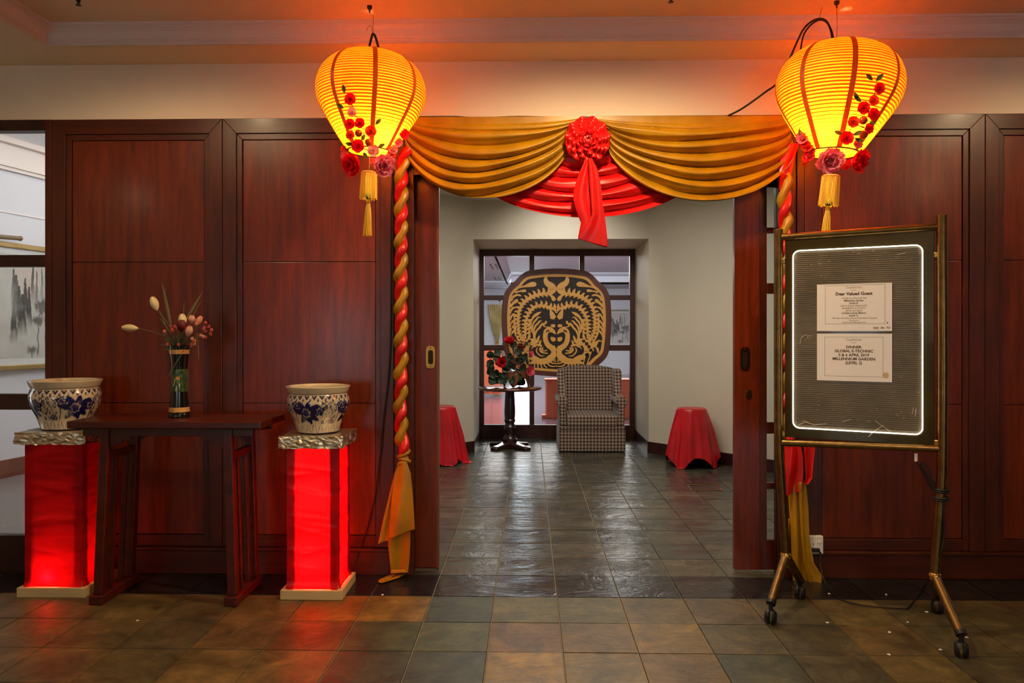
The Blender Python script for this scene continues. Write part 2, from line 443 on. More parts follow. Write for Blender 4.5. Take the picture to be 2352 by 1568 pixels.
# ------------------------------------------------------------------ lobby shell
struct(MB().box(-4.7, -4.6, -5.1, YW, 0, 2.9).build('wall_left', PLA))
struct(MB().box(4.6, 4.7, -5.1, YW, 0, 2.9).build('wall_right', WD))
struct(MB().box(-4.7, -3.65, -5.2, -5.1, 0, 2.9).box(-2.75, 2.2, -5.2, -5.1, 0, 2.9).box(3.4, 4.7, -5.2, -5.1, 0, 2.9)
       .box(-3.65, -2.75, -5.2, -5.1, 0, .45).box(-3.65, -2.75, -5.2, -5.1, 1.75, 2.9).box(2.2, 3.4, -5.2, -5.1, 0, .5).box(2.2, 3.4, -5.2, -5.1, 1.9, 2.9).build('wall_back', PLA))
for k, (a, b_, z0, z1) in enumerate(((-3.65, -2.75, .45, 1.75), (2.2, 3.4, .5, 1.9))):
    wf = struct(MB().box(a, b_, -5.18, -5.12, z0, z0+.05).box(a, b_, -5.18, -5.12, z1-.05, z1).box(a, a+.05, -5.18, -5.12, z0, z1).box(b_-.05, b_, -5.18, -5.12, z0, z1)
        .box((a+b_)/2-.02, (a+b_)/2+.02, -5.18, -5.12, z0, z1).build('window_%d' % (4+k), WDD))
    MB().box(a+.05, b_-.05, -5.16, -5.155, z0+.05, z1-.05).build('pane', GLASS, wf)
zs = 2.64; zc = 2.735
# ceiling: tray + soffit
xl = -2.345
struct(MB().box(xl-.12, 4.7, -5.2, YW-.14, zc, zc+.1).build('ceiling', CEI))
struct(MB().box(-4.7, 4.7, 3.552, YW+.01, zs, zs+.0009).build('ceiling_soffit_front', CEI))
struct(MB().box(-4.7, xl, -5.2, 3.552, zs, zs+.0009).build('ceiling_soffit_left', CEI))
prof = [(0, 0), (0, .016), (.006, .019), (.006, .024), (.012, .028), (.014, .034), (.020, .058), (.034, .074), (.040, .076), (.040, .082), (.050, .084), (.052, .096)]
def cornice(name, fn, a, b):
    m = MB(); k = 0
    for t, off in ((a, 1), (b, 0)):
        for d, z in prof: m.v.append(fn(t, d, z))
    n = len(prof)
    for i in range(n-1): m.f.append((i, i+1, n+i+1, n+i))
    o = m.build(name, MOUL, smooth=30); return struct(o)
# front cornice: mitred with the left one
m = MB(); n = len(prof)
for d, z in prof: m.v.append((xl+d, 3.552-d, zs+z))
for d, z in prof: m.v.append((4.7, 3.552-d, zs+z))
for i in range(n-1): m.f.append((i, i+1, n+i+1, n+i))
m.f.append((0, n, n+n, n+n+1)) if False else None
struct(m.build('trim_1', MOUL, smooth=25))
struct(MB().box(xl-.05, 4.7, 3.556, 3.599, zs+.001, zs+.093).build('trim_1_backing', MOUL))
m = MB()
for d, z in prof: m.v.append((xl+d, 3.552-d, zs+z))
for d, z in prof: m.v.append((xl+d, -5.1, zs+z))
for i in range(n-1): m.f.append((i, i+1, n+i+1, n+i))
struct(m.build('trim_2', MOUL, smooth=25))
struct(MB().box(xl-.06, xl-.004, -5.1, 3.552, zs+.001, zs+.093).build('trim_2_backing', MOUL))

# ------------------------------------------------------------------ sliding doors
YD = 3.89
zb_l = .006
d1 = struct(MB().box(X(872, YD), X(1008, YD), YD, YD+.035, .008, 2.14).build('door_1', WD, bevel=.002))
MB().box(X(1008, YD)-.011, X(1008, YD)+.0004, YD-.0012, YD+.036, .008, 2.14).build('edge_strip', plain('pale_edge', (120, 74, 52), .4), d1)  # lighter strip along the edge of the door leaf
d2 = struct(MB().box(X(1687, YD), X(1745, YD), YD, YD+.035, .008, 2.14).build('door_2', WD, bevel=.002))
def dz(py): return Zt(py, 1770, YD)
MB().box(X(1745, YD), X(1762, YD), YD+.004, YD+.031, .008, 2.14).build('stile', WDF, d2, bevel=.002)
MB().box(X(1840, YD), X(1880, YD), YD+.004, YD+.031, .008, 2.14).build('stile', WDF, d2)
for a, b_ in ((522, 535), (650, 674), (970, 996), (1109, 1123), (1240, 1318)):
    MB().box(X(1762, YD), X(1840, YD), YD+.004, YD+.031, max(.008, dz(b_)), dz(a)).build('rail', WDF, d2, bevel=.002)
for a, b_ in ((360, 522), (535, 650), (674, 970), (996, 1109), (1123, 1240)):
    MB().box(X(1762, YD), X(1840, YD), YD+.016, YD+.020, dz(b_), dz(a)).build('pane', GLASS, d2)
def flush_pull(parent, px, py, mat, w=.048, h=.118):
    c = atY(px, py, YD); m = MB(); ro = [(c.x+w/2*math.copysign(abs(math.cos(a))**.6, math.cos(a)), c.z+h/2*math.copysign(abs(math.sin(a))**.35, math.sin(a))) for a in [2*PI*i/28 for i in range(28)]]
    ri = [(c.x+(x-c.x)*.58, c.z+(z-c.z)*.66) for x, z in ro]
    k = 0; n = 28
    m.v = [(x, YD-.005, z) for x, z in ro]+[(x, YD-.005, z) for x, z in ri]+[(x, YD-.001, z) for x, z in ri]+[(x, YD, z) for x, z in ro]
    for i in range(n):
        j = (i+1) % n
        m.f += [(i, j, n+j, n+i), (n+i, n+j, 2*n+j, 2*n+i), (3*n+i, 3*n+j, j, i)]
    m.f.append(tuple(2*n+i for i in range(n)))
    h_ = m.build('pull_handle', mat, parent); 
    s = MB()
    for zz in (c.z+h*.42, c.z-h*.42): s.ball((c.x, YD-.005, zz), .004, 8, (1, .5, 1))
    s.build('screw', BRASS, h_)
    MB().prism([(c.x+(x-c.x)*.95, c.z+(z-c.z)*.95) for x, z in ri], YD-.0015, YD-.0008).build('recess', plain('dark_brass', (50, 38, 22), .5, .6), h_)
flush_pull(d1, 989, 820, BRIGHTB)
flush_pull(d2, 1711, 823, plain('bronze', (120, 80, 46), .3, 1), .05, .12)
c = atY(1720, 905, YD)
MB().prism([(c.x+.016*math.cos(a), c.z+.026*math.sin(a)) for a in [2*PI*i/20 for i in range(20)]], YD-.004, YD).build('lock_plate', BRASS, d2, bevel=.001)
# track + dark pocket
struct(MB().box(X(1760, 3.85), X(1849, 3.88), 3.872, 3.882, 2.0, 2.1).build('door_track', WDD))
struct(MB().box(X(840, YD), X(1008, YD)-.01, 3.86, 3.94, -.004, .004).build('threshold_left', plain('stone_sill', (84, 72, 62), .6)))

# ------------------------------------------------------------------ foyer shell
xcL, xcR = -.575, 1.245; YC, YN = 7.70, 8.75; zn = 2.215; zf = 2.62
def wallpoly(name, pts, z0, z1, mat, t=.08):
    """vertical wall along plan polyline, thick outward (left side)"""
    m = MB()
    for (xa, ya), (xb, yb) in zip(pts[:-1], pts[1:]):
        d = Vector((xb-xa, yb-ya)); nrm = Vector((d.y, -d.x)).normalized()*t
        k = len(m.v)
        for z in (z0, z1): m.v += [(xa, ya, z), (xb, yb, z), (xb+nrm.x, yb+nrm.y, z), (xa+nrm.x, ya+nrm.y, z)]
        m.f += [(k, k+1, k+5, k+4), (k+1, k+2, k+6, k+5), (k+2, k+3, k+7, k+6), (k+3, k, k+4, k+7), (k+4, k+5, k+6, k+7), (k, k+3, k+2, k+1)]
    return struct(m.build(name, mat))
wallpoly('wall_foyer_right', [(2.6, 3.96), (2.6, 6.10), (1.91, 6.93), (xcR, YC), (xcR, YN)], 0, 3.0, PLF)
wallpoly('wall_foyer_left', [(xcL, YN), (xcL, YC), (-1.24, 6.93), (-1.93, 6.10), (-1.93, 3.96)], 0, 3.0, PLF)
struct(MB().box(xcL-.0, xcR, YC, YN+.1, zn, 3.0).build('wall_foyer_lintel', PLF))
# fill behind corner so that front lintel joins
struct(MB().box(-2.0, 2.7, 3.95, 7.9, zf, zf+.1).build('ceiling_foyer', PLW))
def base_run(name, pts, h=.115, t=.014):
    m = MB()
    for (xa, ya), (xb, yb) in zip(pts[:-1], pts[1:]):
        d = Vector((xb-xa, yb-ya)); nrm = Vector((-d.y, d.x)).normalized()*t; e = d.normalized()*t*.4
        k = len(m.v); xa_, ya_, xb_, yb_ = xa-e.x, ya-e.y, xb+e.x, yb+e.y
        for z in (0, h): m.v += [(xa_, ya_, z), (xb_, yb_, z), (xb_+nrm.x, yb_+nrm.y, z), (xa_+nrm.x, ya_+nrm.y, z)]
        m.f += [(k, k+1, k+5, k+4), (k+1, k+2, k+6, k+5), (k+2, k+3, k+7, k+6), (k+3, k, k+4, k+7), (k+4, k+5, k+6, k+7), (k, k+3, k+2, k+1)]
    return struct(m.build(name, WDD))
base_run('baseboard_foyer_right', [(2.6, 3.97), (2.6, 6.10), (1.91, 6.93), (xcR, YC), (xcR, YN-.02)])
base_run('baseboard_foyer_left', [(xcL, YN-.02), (xcL, YC), (-1.24, 6.93), (-1.93, 6.10), (-1.93, 3.97)])
# ------------------------------------------------------------------ niche window with lattice
YG = 8.70
WN = wood('window_wood', (46, 18, 14), (78, 34, 26), rough=.4, coat=.1)
w2 = struct(MB().box(xcL, xcR, YG-.03, YG+.04, 0, Zt(975, 1280, YG)).build('window_2', WN, bevel=.003))
zlo = Zt(975, 1280, YG); zhi = zn
fw = .044
MB().box(xcL, X(1112, YG), YG-.03, YG+.04, zlo, zhi).build('jamb', WN, w2)
MB().box(X(1446, YG), xcR, YG-.03, YG+.04, zlo, zhi).build('jamb', WN, w2)
MB().box(X(1112, YG), X(1446, YG), YG-.03, YG+.04, Zt(588, 1280, YG), zhi).build('head_rail', WN, w2)
for a, b_ in ((1216, 1227), (1331, 1342)):
    MB().box(X(a, YG), X(b_, YG), YG-.02, YG+.03, Zt(690, 1280, YG), Zt(588, 1280, YG)).build('mullion', WN, w2)
    MB().box(X(a, YG), X(b_, YG), YG-.02, YG+.03, zlo, Zt(820, 1280, YG)).build('mullion', WN, w2)
for a, b_ in ((678, 689), (792, 805)):
    MB().box(X(1112, YG), X(1190, YG), YG-.019, YG+.029, Zt(b_, 1280, YG), Zt(a, 1280, YG)).build('transom', WN, w2)
    MB().box(X(1370, YG), X(1446, YG), YG-.019, YG+.029, Zt(b_, 1280, YG), Zt(a, 1280, YG)).build('transom', WN, w2)
cols = [(1112, 1216), (1227, 1331), (1342, 1446)]; rws = [(588, 678), (689, 792), (805, 975)]
for a, b_ in cols:
    for c0, c1 in rws:
        if (a, c0) == (1227, 689): continue
        MB().box(X(a, YG), X(b_, YG), YG+.003, YG+.009, Zt(c1, 1280, YG), Zt(c0, 1280, YG)).build('pane', GLASS, w2)
# window ledge
for px in (1227, 1340):
    c = atZ(px, 572, zn)
    m = MB().lathe([(.045, -.004), (.055, -.006), (.058, 0)], 24, (c.x, c.y, zn)); t = thing('downlight', 'small round recessed downlight in the niche ceiling, %s of two' % ('left' if px < 1300 else 'right'), 'downlight', (c.x, c.y, zn-.001), group='downlights over the niche')
    m.build('trim_ring', plain('steel', (150, 140, 120), .3, 1), t, (c.x, c.y, zn))
    MB().lathe([(.01, -.003), (.040, -.0035), (.044, -.001)], 20, (0, 0, 0)).build('lens', plain('lamp_lens', (220, 215, 205), .2), t)

# ------------------------------------------------------------------ carved round screen (traced at real size: 2370 units per metre)
U = F/YG*12.06
cz = atY(1278.1, 610, YG-.05); CXs, CZs = cz.x, cz.z
SY = YG-.05
def S(x, y): return (CXs+(x-38)/U, CZs-y/U)
scr = thing('carved_screen', 'large rounded screen of dark wood with gilded mirrored bird carving in the niche window', 'screen', (CXs, SY, CZs-3050/U))
def sym(pts): return [S(x, y) for x, y in pts]+[S(76-x, y) for x, y in reversed(pts)]
outer = catmull([(38, 75), (400, 88), (660, 118), (840, 145), (1000, 240), (1110, 340), (1190, 430), (1310, 525), (1420, 660), (1490, 810), (1522, 1000), (1545, 1300), (1545, 1700), (1515, 2100), (1478, 2350), (1400, 2530), (1220, 2712), (1000, 2860), (700, 2990), (38, 3050)], 4)
gout = catmull([(38, 225), (330, 235), (560, 258), (800, 290), (920, 350), (1010, 440), (1080, 535), (1190, 620), (1290, 740), (1350, 880), (1380, 1100), (1395, 1350), (1395, 1568), (1380, 1900), (1360, 2100), (1325, 2350), (1230, 2490), (1100, 2598), (1040, 2670), (900, 2780), (700, 2860), (38, 2918)], 4)
gin = catmull([(38, 305), (300, 305), (560, 330), (760, 362), (870, 410), (950, 490), (1040, 590), (1110, 660), (1210, 740), (1270, 850), (1300, 1000), (1315, 1350), (1315, 1568), (1305, 1900), (1285, 2100), (1250, 2320), (1170, 2440), (1040, 2540), (960, 2630), (850, 2720), (680, 2800), (38, 2850)], 4)
def resamp(P, N=132):
    P = list(P); L = [0]
    for i in range(len(P)): a, b = P[i], P[(i+1) % len(P)]; L.append(L[-1]+math.hypot(b[0]-a[0], b[1]-a[1]))
    out = []; k = 0
    for i in range(N):
        d = L[-1]*i/N
        while L[k+1] < d: k += 1
        f = (d-L[k])/max(1e-9, L[k+1]-L[k]); a, b = P[k], P[(k+1) % len(P)]; out.append((a[0]+(b[0]-a[0])*f, a[1]+(b[1]-a[1])*f))
    return out
def ring(name, po, pi_, y0, y1, mat):
    po, pi_ = resamp(po), resamp(pi_)
    m = MB(); n = len(po)
    m.v = [(x, y0, z) for x, z in po]+[(x, y0, z) for x, z in pi_]+[(x, y1, z) for x, z in po]+[(x, y1, z) for x, z in pi_]
    for i in range(n):
        j = (i+1) % n
        m.f += [(i, j, n+j, n+i), (2*n+i, 2*n+j, j, i), (n+i, n+j, 3*n+j, 3*n+i), (2*n+i, 3*n+i, 3*n+j, 2*n+j)]
    return m.build(name, mat, scr, scr.location)
WS = wood('screen_wood', (76, 36, 26), (108, 56, 44), rough=.45, coat=0)
GILT = plain('gilt_wood', (240, 178, 88), .5, .0, var=.12, scale=9, bmp=.08)
SDK = plain('screen_black', (34, 17, 14), .6)
ring('frame', sym(outer), sym(gout), SY, SY+.06, WS)
ring('gilt_border', sym(gout), sym(gin), SY+.006, SY+.05, GILT)
MB().prism(sym(gout), SY+.014, SY+.055).build('ground_board', SDK, scr, scr.location)
SEQ = 0
def stroke(m, pts, y, d, k=5):
    global SEQ
    SEQ += 1; y = y-.00003*(SEQ % 97)
    P = catmull(pts, k)
    for sgn in (1, -1):
        L, R = [], []
        n = len(P)
        for i, (x, yy, wd) in enumerate(P):
            x2, y2, _ = P[min(i+1, n-1)]; x1, y1, _ = P[max(i-1, 0)]
            dx, dy = x2-x1, y2-y1; l = math.hypot(dx, dy) or 1
            nx, ny = -dy/l, dx/l; h = max(wd*1.16, 5)/2
            L.append((x+nx*h, yy+ny*h)); R.append((x-nx*h, yy-ny*h))
        # round caps
        def cap(i, sg):
            x, yy, wd = P[i]; x2, y2, _ = P[1 if i == 0 else -2]; dx, dy = x-x2, yy-y2; l = math.hypot(dx, dy) or 1
            h = max(wd, 4)/2; return (x+dx/l*h*.8, yy+dy/l*h*.8)
        poly = [cap(0, 0)]
        k0 = len(m.v); n = len(L)
        q = lambda p: S(p[0], p[1]) if sgn > 0 else S(76-p[0], p[1])
        for yv in (y, y+d):
            m.v += [(q(p)[0], yv, q(p)[1]) for p in L]+[(q(p)[0], yv, q(p)[1]) for p in R]
            for e in (cap(0, 0), cap(-1, 0)): m.v.append((q(e)[0], yv, q(e)[1]))
        B = 2*n+2
        for i in range(n-1):
            m.f.append((k0+i, k0+i+1, k0+n+i+1, k0+n+i))
            m.f.append((k0+i, k0+B+i, k0+B+i+1, k0+i+1)); m.f.append((k0+n+i, k0+n+i+1, k0+B+n+i+1, k0+B+n+i))
        m.f.append((k0, k0+n, k0+2*n)); m.f.append((k0+n-1, k0+2*n-1, k0+2*n+1))
def feather(m, stem, y, d, sp=135, ln=165, wb=58, s0=60, upper=True, lower=True, shrink=.0, lenlow=1.0):
    stroke(m, [(x, yy, w_) for x, yy, w_ in stem], y, d)
    P = catmull(stem, 12); acc = 0; nxt = s0; N = len(P)
    tot = sum(math.hypot(P[i+1][0]-P[i][0], P[i+1][1]-P[i][1]) for i in range(N-1))
    for i in range(1, N-1):
        acc += math.hypot(P[i][0]-P[i-1][0], P[i][1]-P[i-1][1])
        if acc < nxt: continue
        fr = acc/tot; scl = 1-shrink*fr
        nxt = acc+sp*scl
        ta = math.atan2(P[i+1][1]-P[i-1][1], P[i+1][0]-P[i-1][0])
        for on, a0, a1, lm in ((upper, -125, -35, 1.0), (lower, 165, 85, lenlow)):
            if not on: continue
            x, yy = P[i][0], P[i][1]; pts = []
            K = 6
            for q in range(K+1):
                t = q/K; a = ta+math.radians(a0+(a1-a0)*t)
                wd = wb*1.12*scl*(1.0-t**2.6)+6
                pts.append((x, yy, wd)); x += math.cos(a)*ln*scl*lm/K; yy += math.sin(a)*ln*scl*lm/K
            stroke(m, pts, y, d, 2)
g = MB(); y1 = SY+.005; dd = .012
stroke(g, [(318, 290, 46), (335, 390, 100), (290, 480, 130), (170, 560, 150), (118, 640, 140), (160, 720, 110), (240, 770, 60)], y1, dd)
stroke(g, [(1080, 590, 60), (960, 575, 40), (820, 540, 85), (700, 510, 120), (620, 512, 100)], y1, dd)
stroke(g, [(1170, 735, 50), (1050, 700, 35), (950, 690, 65), (885, 685, 62)], y1, dd)
stroke(g, [(1290, 960, 60), (1230, 860, 55), (1130, 805, 50), (1040, 815, 40), (1005, 845, 8)], y1, dd)
stroke(g, [(1310, 1120, 70), (1240, 1040, 60), (1170, 985, 80), (1115, 945, 70)], y1, dd)
for yy, xx in ((1140, 1150), (1320, 1170), (1500, 1190), (1650, 1190), (1790, 1180)):
    stroke(g, [(1325, yy+170, 60), (1290, yy+90, 46), (1230, yy+20, 50), (xx+20, yy+8, 34), (xx-10, yy+26, 6)], y1, dd)
feather(g, [(200, 765, 60), (320, 760, 48), (450, 768, 50), (600, 805, 60), (720, 855, 70), (850, 930, 66), (950, 1020, 60), (1030, 1140, 54), (1080, 1290, 46), (1100, 1480, 44), (1100, 1650, 42), (1080, 1800, 42), (1030, 1950, 42), (960, 2090, 40)], y1, dd, 122, 178, 64, 70, shrink=.38)
feather(g, [(70, 1190, 60), (200, 1160, 50), (330, 1105, 46), (480, 1090, 50), (620, 1120, 56), (720, 1195, 54), (800, 1300, 50), (860, 1430, 46), (890, 1570, 44), (900, 1720, 44), (900, 1850, 42), (890, 2000, 46)], y1, dd, 122, 162, 60, 50, shrink=.34)
feather(g, [(1190, 1350, 30), (1205, 1550, 34), (1195, 1750, 36), (1150, 1920, 40), (1060, 2090, 44)], y1, dd, 124, 110, 48, 40, shrink=.2, upper=False)
feather(g, [(770, 1500, 24), (790, 1650, 30), (790, 1800, 34), (770, 1960, 44)], y1, dd, 110, 90, 50, 20, shrink=.1)
stroke(g, [(170, 815, 30), (140, 870, 80), (100, 940, 100)], y1, dd)
stroke(g, [(210, 1215, 30), (170, 1310, 100), (125, 1430, 140)], y1, dd)
stroke(g, [(75, 1120, 60), (90, 1190, 60)], y1, dd)
# crest, head and neck
stroke(g, [(95, 1655, 80), (175, 1650, 70)], y1, dd)
stroke(g, [(260, 1725, 12), (200, 1690, 16), (340, 1680, 24), (400, 1630, 40), (340, 1580, 50), (320, 1530, 50)], y1, dd)
stroke(g, [(60, 1880, 20), (130, 1800, 90), (220, 1760, 120), (310, 1800, 120), (345, 1920, 110), (330, 2060, 120), (250, 2170, 160), (150, 2260, 150), (105, 2370, 130), (140, 2490, 150), (260, 2580, 170), (430, 2630, 150), (620, 2640, 100), (800, 2700, 30)], y1, dd)
stroke(g, [(95, 2040, 105), (145, 2010, 100), (180, 1975, 50)], y1, dd)
stroke(g, [(500, 1920, 20), (540, 2010, 60), (570, 2090, 60), (640, 2100, 90)], y1, dd)
stroke(g, [(455, 2050, 20), (490, 2110, 50), (490, 2200, 30)], y1, dd)
# wing
for pts in ([(450, 1265, 8), (560, 1325, 70), (660, 1400, 60), (720, 1500, 40), (740, 1620, 40), (720, 1760, 44), (660, 1880, 50), (640, 2020, 70)],
            [(460, 1425, 6), (540, 1420, 34), (600, 1490, 44), (660, 1560, 44), (690, 1650, 34), (700, 1740, 40)],
            [(440, 1510, 6), (500, 1530, 40), (550, 1590, 46), (610, 1650, 46), (650, 1740, 44), (660, 1840, 34)],
            [(400, 1560, 10), (450, 1620, 46), (500, 1700, 50), (560, 1760, 46), (610, 1840, 46), (640, 1940, 44)]):
    stroke(g, pts, y1, dd)
# body fan
stroke(g, [(600, 2080, 120), (720, 2120, 210), (840, 2230, 230), (890, 2370, 200), (800, 2470, 170), (660, 2540, 130), (540, 2600, 120)], y1, dd)
stroke(g, [(760, 2040, 60), (850, 2080, 90), (960, 2190, 100), (1010, 2300, 70), (1090, 2330, 34)], y1, dd)
for a, b_, c_, d_ in ((800, 2080, 800, 1900), (930, 2140, 950, 1930), (1010, 2200, 1090, 2010), (1060, 2260, 1190, 2070)):
    stroke(g, [(a, b_, 80), ((a+c_)/2, (b_+d_)/2, 60), (c_, d_, 16)], y1, dd)
stroke(g, [(1180, 2390, 40), (1170, 2300, 60), (1120, 2240, 30), (1080, 2250, 8)], y1, dd)
stroke(g, [(1290, 2090, 16), (1210, 2060, 36), (1140, 2110, 60), (1060, 2160, 60)], y1, dd)
for pts in ([(390, 2250, 8), (430, 2270, 40), (400, 2340, 30), (300, 2330, 26)], [(470, 2240, 20), (490, 2300, 46), (450, 2370, 44), (380, 2400, 34), (280, 2410, 26)],
            [(560, 2230, 30), (600, 2330, 50), (560, 2420, 50), (480, 2480, 40), (370, 2490, 20)], [(440, 2210, 40), (540, 2180, 60), (640, 2230, 50)],
            [(840, 2470, 24), (810, 2580, 24), (770, 2700, 24)], [(970, 2440, 24), (930, 2560, 24), (880, 2700, 24)], [(60, 2590, 20), (110, 2600, 44), (60, 2640, 20)],
            [(230, 2610, 30), (180, 2670, 30), (60, 2690, 26), (38, 2680, 20)], [(310, 2640, 30), (250, 2730, 30), (150, 2770, 26), (38, 2760, 20)],
            [(390, 2650, 34), (370, 2740, 30), (300, 2810, 26)], [(470, 2650, 34), (460, 2750, 30), (420, 2830, 26)], [(550, 2650, 34), (550, 2760, 30), (530, 2830, 26)], [(640, 2650, 34), (640, 2750, 30), (650, 2820, 26)]):
    stroke(g, pts, y1, dd)
go = g.build('gilt_birds', GILT, scr, scr.location, fixn=False)
k = MB(); yk = SY+.0035
for pts in ([(690, 2200, 10), (740, 2230, 48), (765, 2310, 52), (745, 2400, 48), (670, 2450, 10)],
            [(560, 2215, 30), (620, 2280, 44), (625, 2370, 44), (560, 2460, 40), (470, 2520, 44), (330, 2500, 40), (285, 2450, 20)],
            [(790, 2060, 84), (780, 2090, 84)], [(880, 2130, 84), (855, 2165, 84)], [(950, 2215, 80), (915, 2240, 80)], [(1010, 2315, 72), (955, 2330, 72)],
            [(1060, 2260, 40), (1100, 2290, 50), (1090, 2370, 50)], [(840, 2450, 60), (900, 2450, 80), (860, 2580, 70), (830, 2690, 60)],
            [(240, 1790, 34), (290, 1790, 30), (320, 1830, 20)], [(235, 1950, 50), (240, 2020, 54), (190, 2110, 60), (90, 2170, 60)]):
    stroke(k, pts, yk, dd)
k.build('dark_inlay', SDK, scr, scr.location, fixn=False)

# ------------------------------------------------------------------ banquet room behind the screen
ZH, ZL = 2.75, 2.53
xe = X(1159, 14.8)
struct(MB().box(xe-.0, 8, 8.85, 20, ZH, ZH+.1).build('ceiling_far_upper', PLW))
struct(MB().box(-6, X(1141, 12.65), 8.85, 22.1, ZL, ZL+.06).box(X(1141, 12.65), 8, 20, 22.1, ZL, ZL+.06).build('ceiling_far_soffit', plain('soffit_paint', (190, 184, 188), .8, var=.02)))
struct(MB().prism([(X(1141, 12.65)-.04, ZL), (X(1141, 12.65), ZL), (xe+.03, ZH), (xe-.06, ZH)], 8.86, 20).box(xe, 8, 20, 20.05, ZL, ZH).build('trim_far', PLW))
fwall = struct(MB().box(-6, -1.35, 22, 22.1, 0, 2.6).box(-1.35, -.5, 22, 22.1, 0, 2.6).box(.02, 8, 22, 22.1, 0, 2.6).box(-.5, .02, 22, 22.1, 2.45, 2.6).build('wall_far', PLW))
struct(MB().box(-6.1, -6, 8.8, 22, 0, 2.8).box(7.9, 8, 8.8, 22, 0, 2.8).box(-6.1, xcL-.08, 8.85, 8.93, 0, 3).box(xcR+.08, 8, 8.85, 8.93, 0, 3).build('wall_far_sides', PLW))
wi = struct(MB().box(-1.37, -.83, 21.99, 22.05, 2.16, 2.22).box(-1.37, -1.31, 21.99, 22.05, 0, 2.2).box(-.89, -.83, 21.99, 22.05, 0, 2.2).build('window_3', PLW))
MB().box(-1.31, -.89, 21.995, 22.0, 0, 2.16).build('blank_panel', plain('blank_panel_white', (222, 222, 226), .5), wi)  # blank white panel added in the frame to shut out the sky
# linear air slots in the soffit
for i, (px, py) in enumerate(((1135, 612), (1142.5, 640), (1145, 668))):
    c = atZ(px, py, ZL)
    t = thing('ceiling_air_slot', ['pair of dark linear air slots in the soffit, nearest the window', 'pair of dark linear air slots in the soffit, middle of three', 'pair of dark linear air slots in the soffit, farthest and smallest'][i], 'vent', (c.x, c.y, ZL-.002), group='air slots in the far soffit')
    for dx in (-.05, .05):
        MB().box(c.x+dx-.016, c.x+dx+.016, c.y-.55, c.y+.55, ZL-.008, ZL).build('slot', BLACK, t, (c.x, c.y, ZL-.002))
# gathered gold curtain
cur = MB()
zt_, zg = Zt(699, 1140, 21.9), Zt(785, 1140, 21.9)
xa_, xb_ = X(1121, 21.9), X(1160, 21.9); xg = X(1142, 21.9)
def Pc(u, v):
    wv = .5-.5*math.cos(PI*min(1, v)); f_ = 1-.88*(v**1.6)
    xm = xa_+(xb_-xa_)*u; x = xg+(xm-xg)*f_
    return (x, 21.9+.05*math.sin(u*2*PI*9)*(1-.5*v), zt_+(zg-zt_)*v)
cur.grid(Pc, 90, 14)
c_ = cur.build('curtain_drop', satin('pale_gold_curtain', (236, 212, 136), (248, 232, 176), .5), None, smooth=60)
ct = thing('curtain', 'pale gold curtain gathered to a point at the far window', 'curtain', (xg, 21.9, zg)); c_.parent = ct; c_.location = (-xg, -21.9, -zg)
def Pc2(u, v):
    return (xg+(.045+.1*v)*(u-.5)*2, 21.9+.03*math.sin(u*2*PI*4), zg-.85*v)
c2 = MB().grid(Pc2, 30, 5).build('curtain_tail', MATS['pale_gold_curtain'], ct, (xg, 21.9, zg), smooth=60)
MB().tube([(xg-.05, 21.86, zg), (xg+.05, 21.86, zg)], .03, 8).build('tie_band', GOLDC, ct, (xg, 21.9, zg))
# ink painting colours
def ink(x, z, seed=0, warm=1.0):
    """x,z in 0..1"""
    base = L3((188, 182, 172))[None, :]*np.ones((len(x), 1))
    rough = fbm(x*5, z*7, 5, seed); base *= (.82+.3*rough)[:, None]
    warmth = np.clip(1-((x-.35)**2+(z-.85)**2)*9, 0, 1)[:, None]
    base = base*(1-warmth*.35)+L3((205, 160, 140))*warmth*.35*warm
    def peaks(cx, top, wd, dark, s):
        t = np.clip((top-z), 0, 1); half = wd*(.22+t*1.9)+.02*(fbm(x*9, z*30, 3, s)-.4)
        inside = (np.abs(x-cx+.03*(fbm(z*8, x*0, 3, s+3)-.5)) < half) & (z < top) & (z > top-.42)
        tex = .35+.9*fbm(x*22, z*8, 4, s+9); fade = np.clip((z-(top-.42))/.25, 0, 1)
        a = np.where(inside, np.clip(tex*fade*dark*1.5, 0, .92), 0)[:, None]
        return a
    for cx, top, wd, dk, s in ((.08, .80, .10, 1.2, 1), (.27, .78, .07, 1.4, 2), (.20, .62, .12, 1.3, 4), (.43, .93, .05, 1.0, 3), (.52, .86, .04, .8, 6), (.64, .95, .035, .7, 5), (.02, .55, .09, 1.2, 8), (.35, .70, .07, 1.3, 21), (.13, .70, .08, 1.2, 22), (.02, .86, .07, .9, 23)):
        a = peaks(cx, top, wd, dk, s); base = base*(1-a)+L3((48, 44, 42))*a
    for cx, cz2, r, s in ((.72, .50, .16, 11), (.55, .36, .11, 12), (.42, .08, .09, 13), (.80, .42, .08, 14)):
        d = np.sqrt(((x-cx)/1.5)**2+((z-cz2-.25*r*0)*1.9)**2)
        a = np.clip((r*1.25*(.4+1.1*fbm(x*18, z*18, 3, s))-d)*14, 0, .85)
        tr = ((np.abs(x-cx+.01*np.sin(z*40)) < .014) & (z < cz2) & (z > cz2-.34))*.75
        a = np.maximum(a, tr)[:, None]; base = base*(1-a)+L3((52, 50, 44))*a
    mist = np.clip(fbm(x*3+4, z*6, 3, 31)*1.6-.75, 0, .6)[:, None]
    return base*(1-mist*.6)+L3((205, 200, 192))*mist*.6
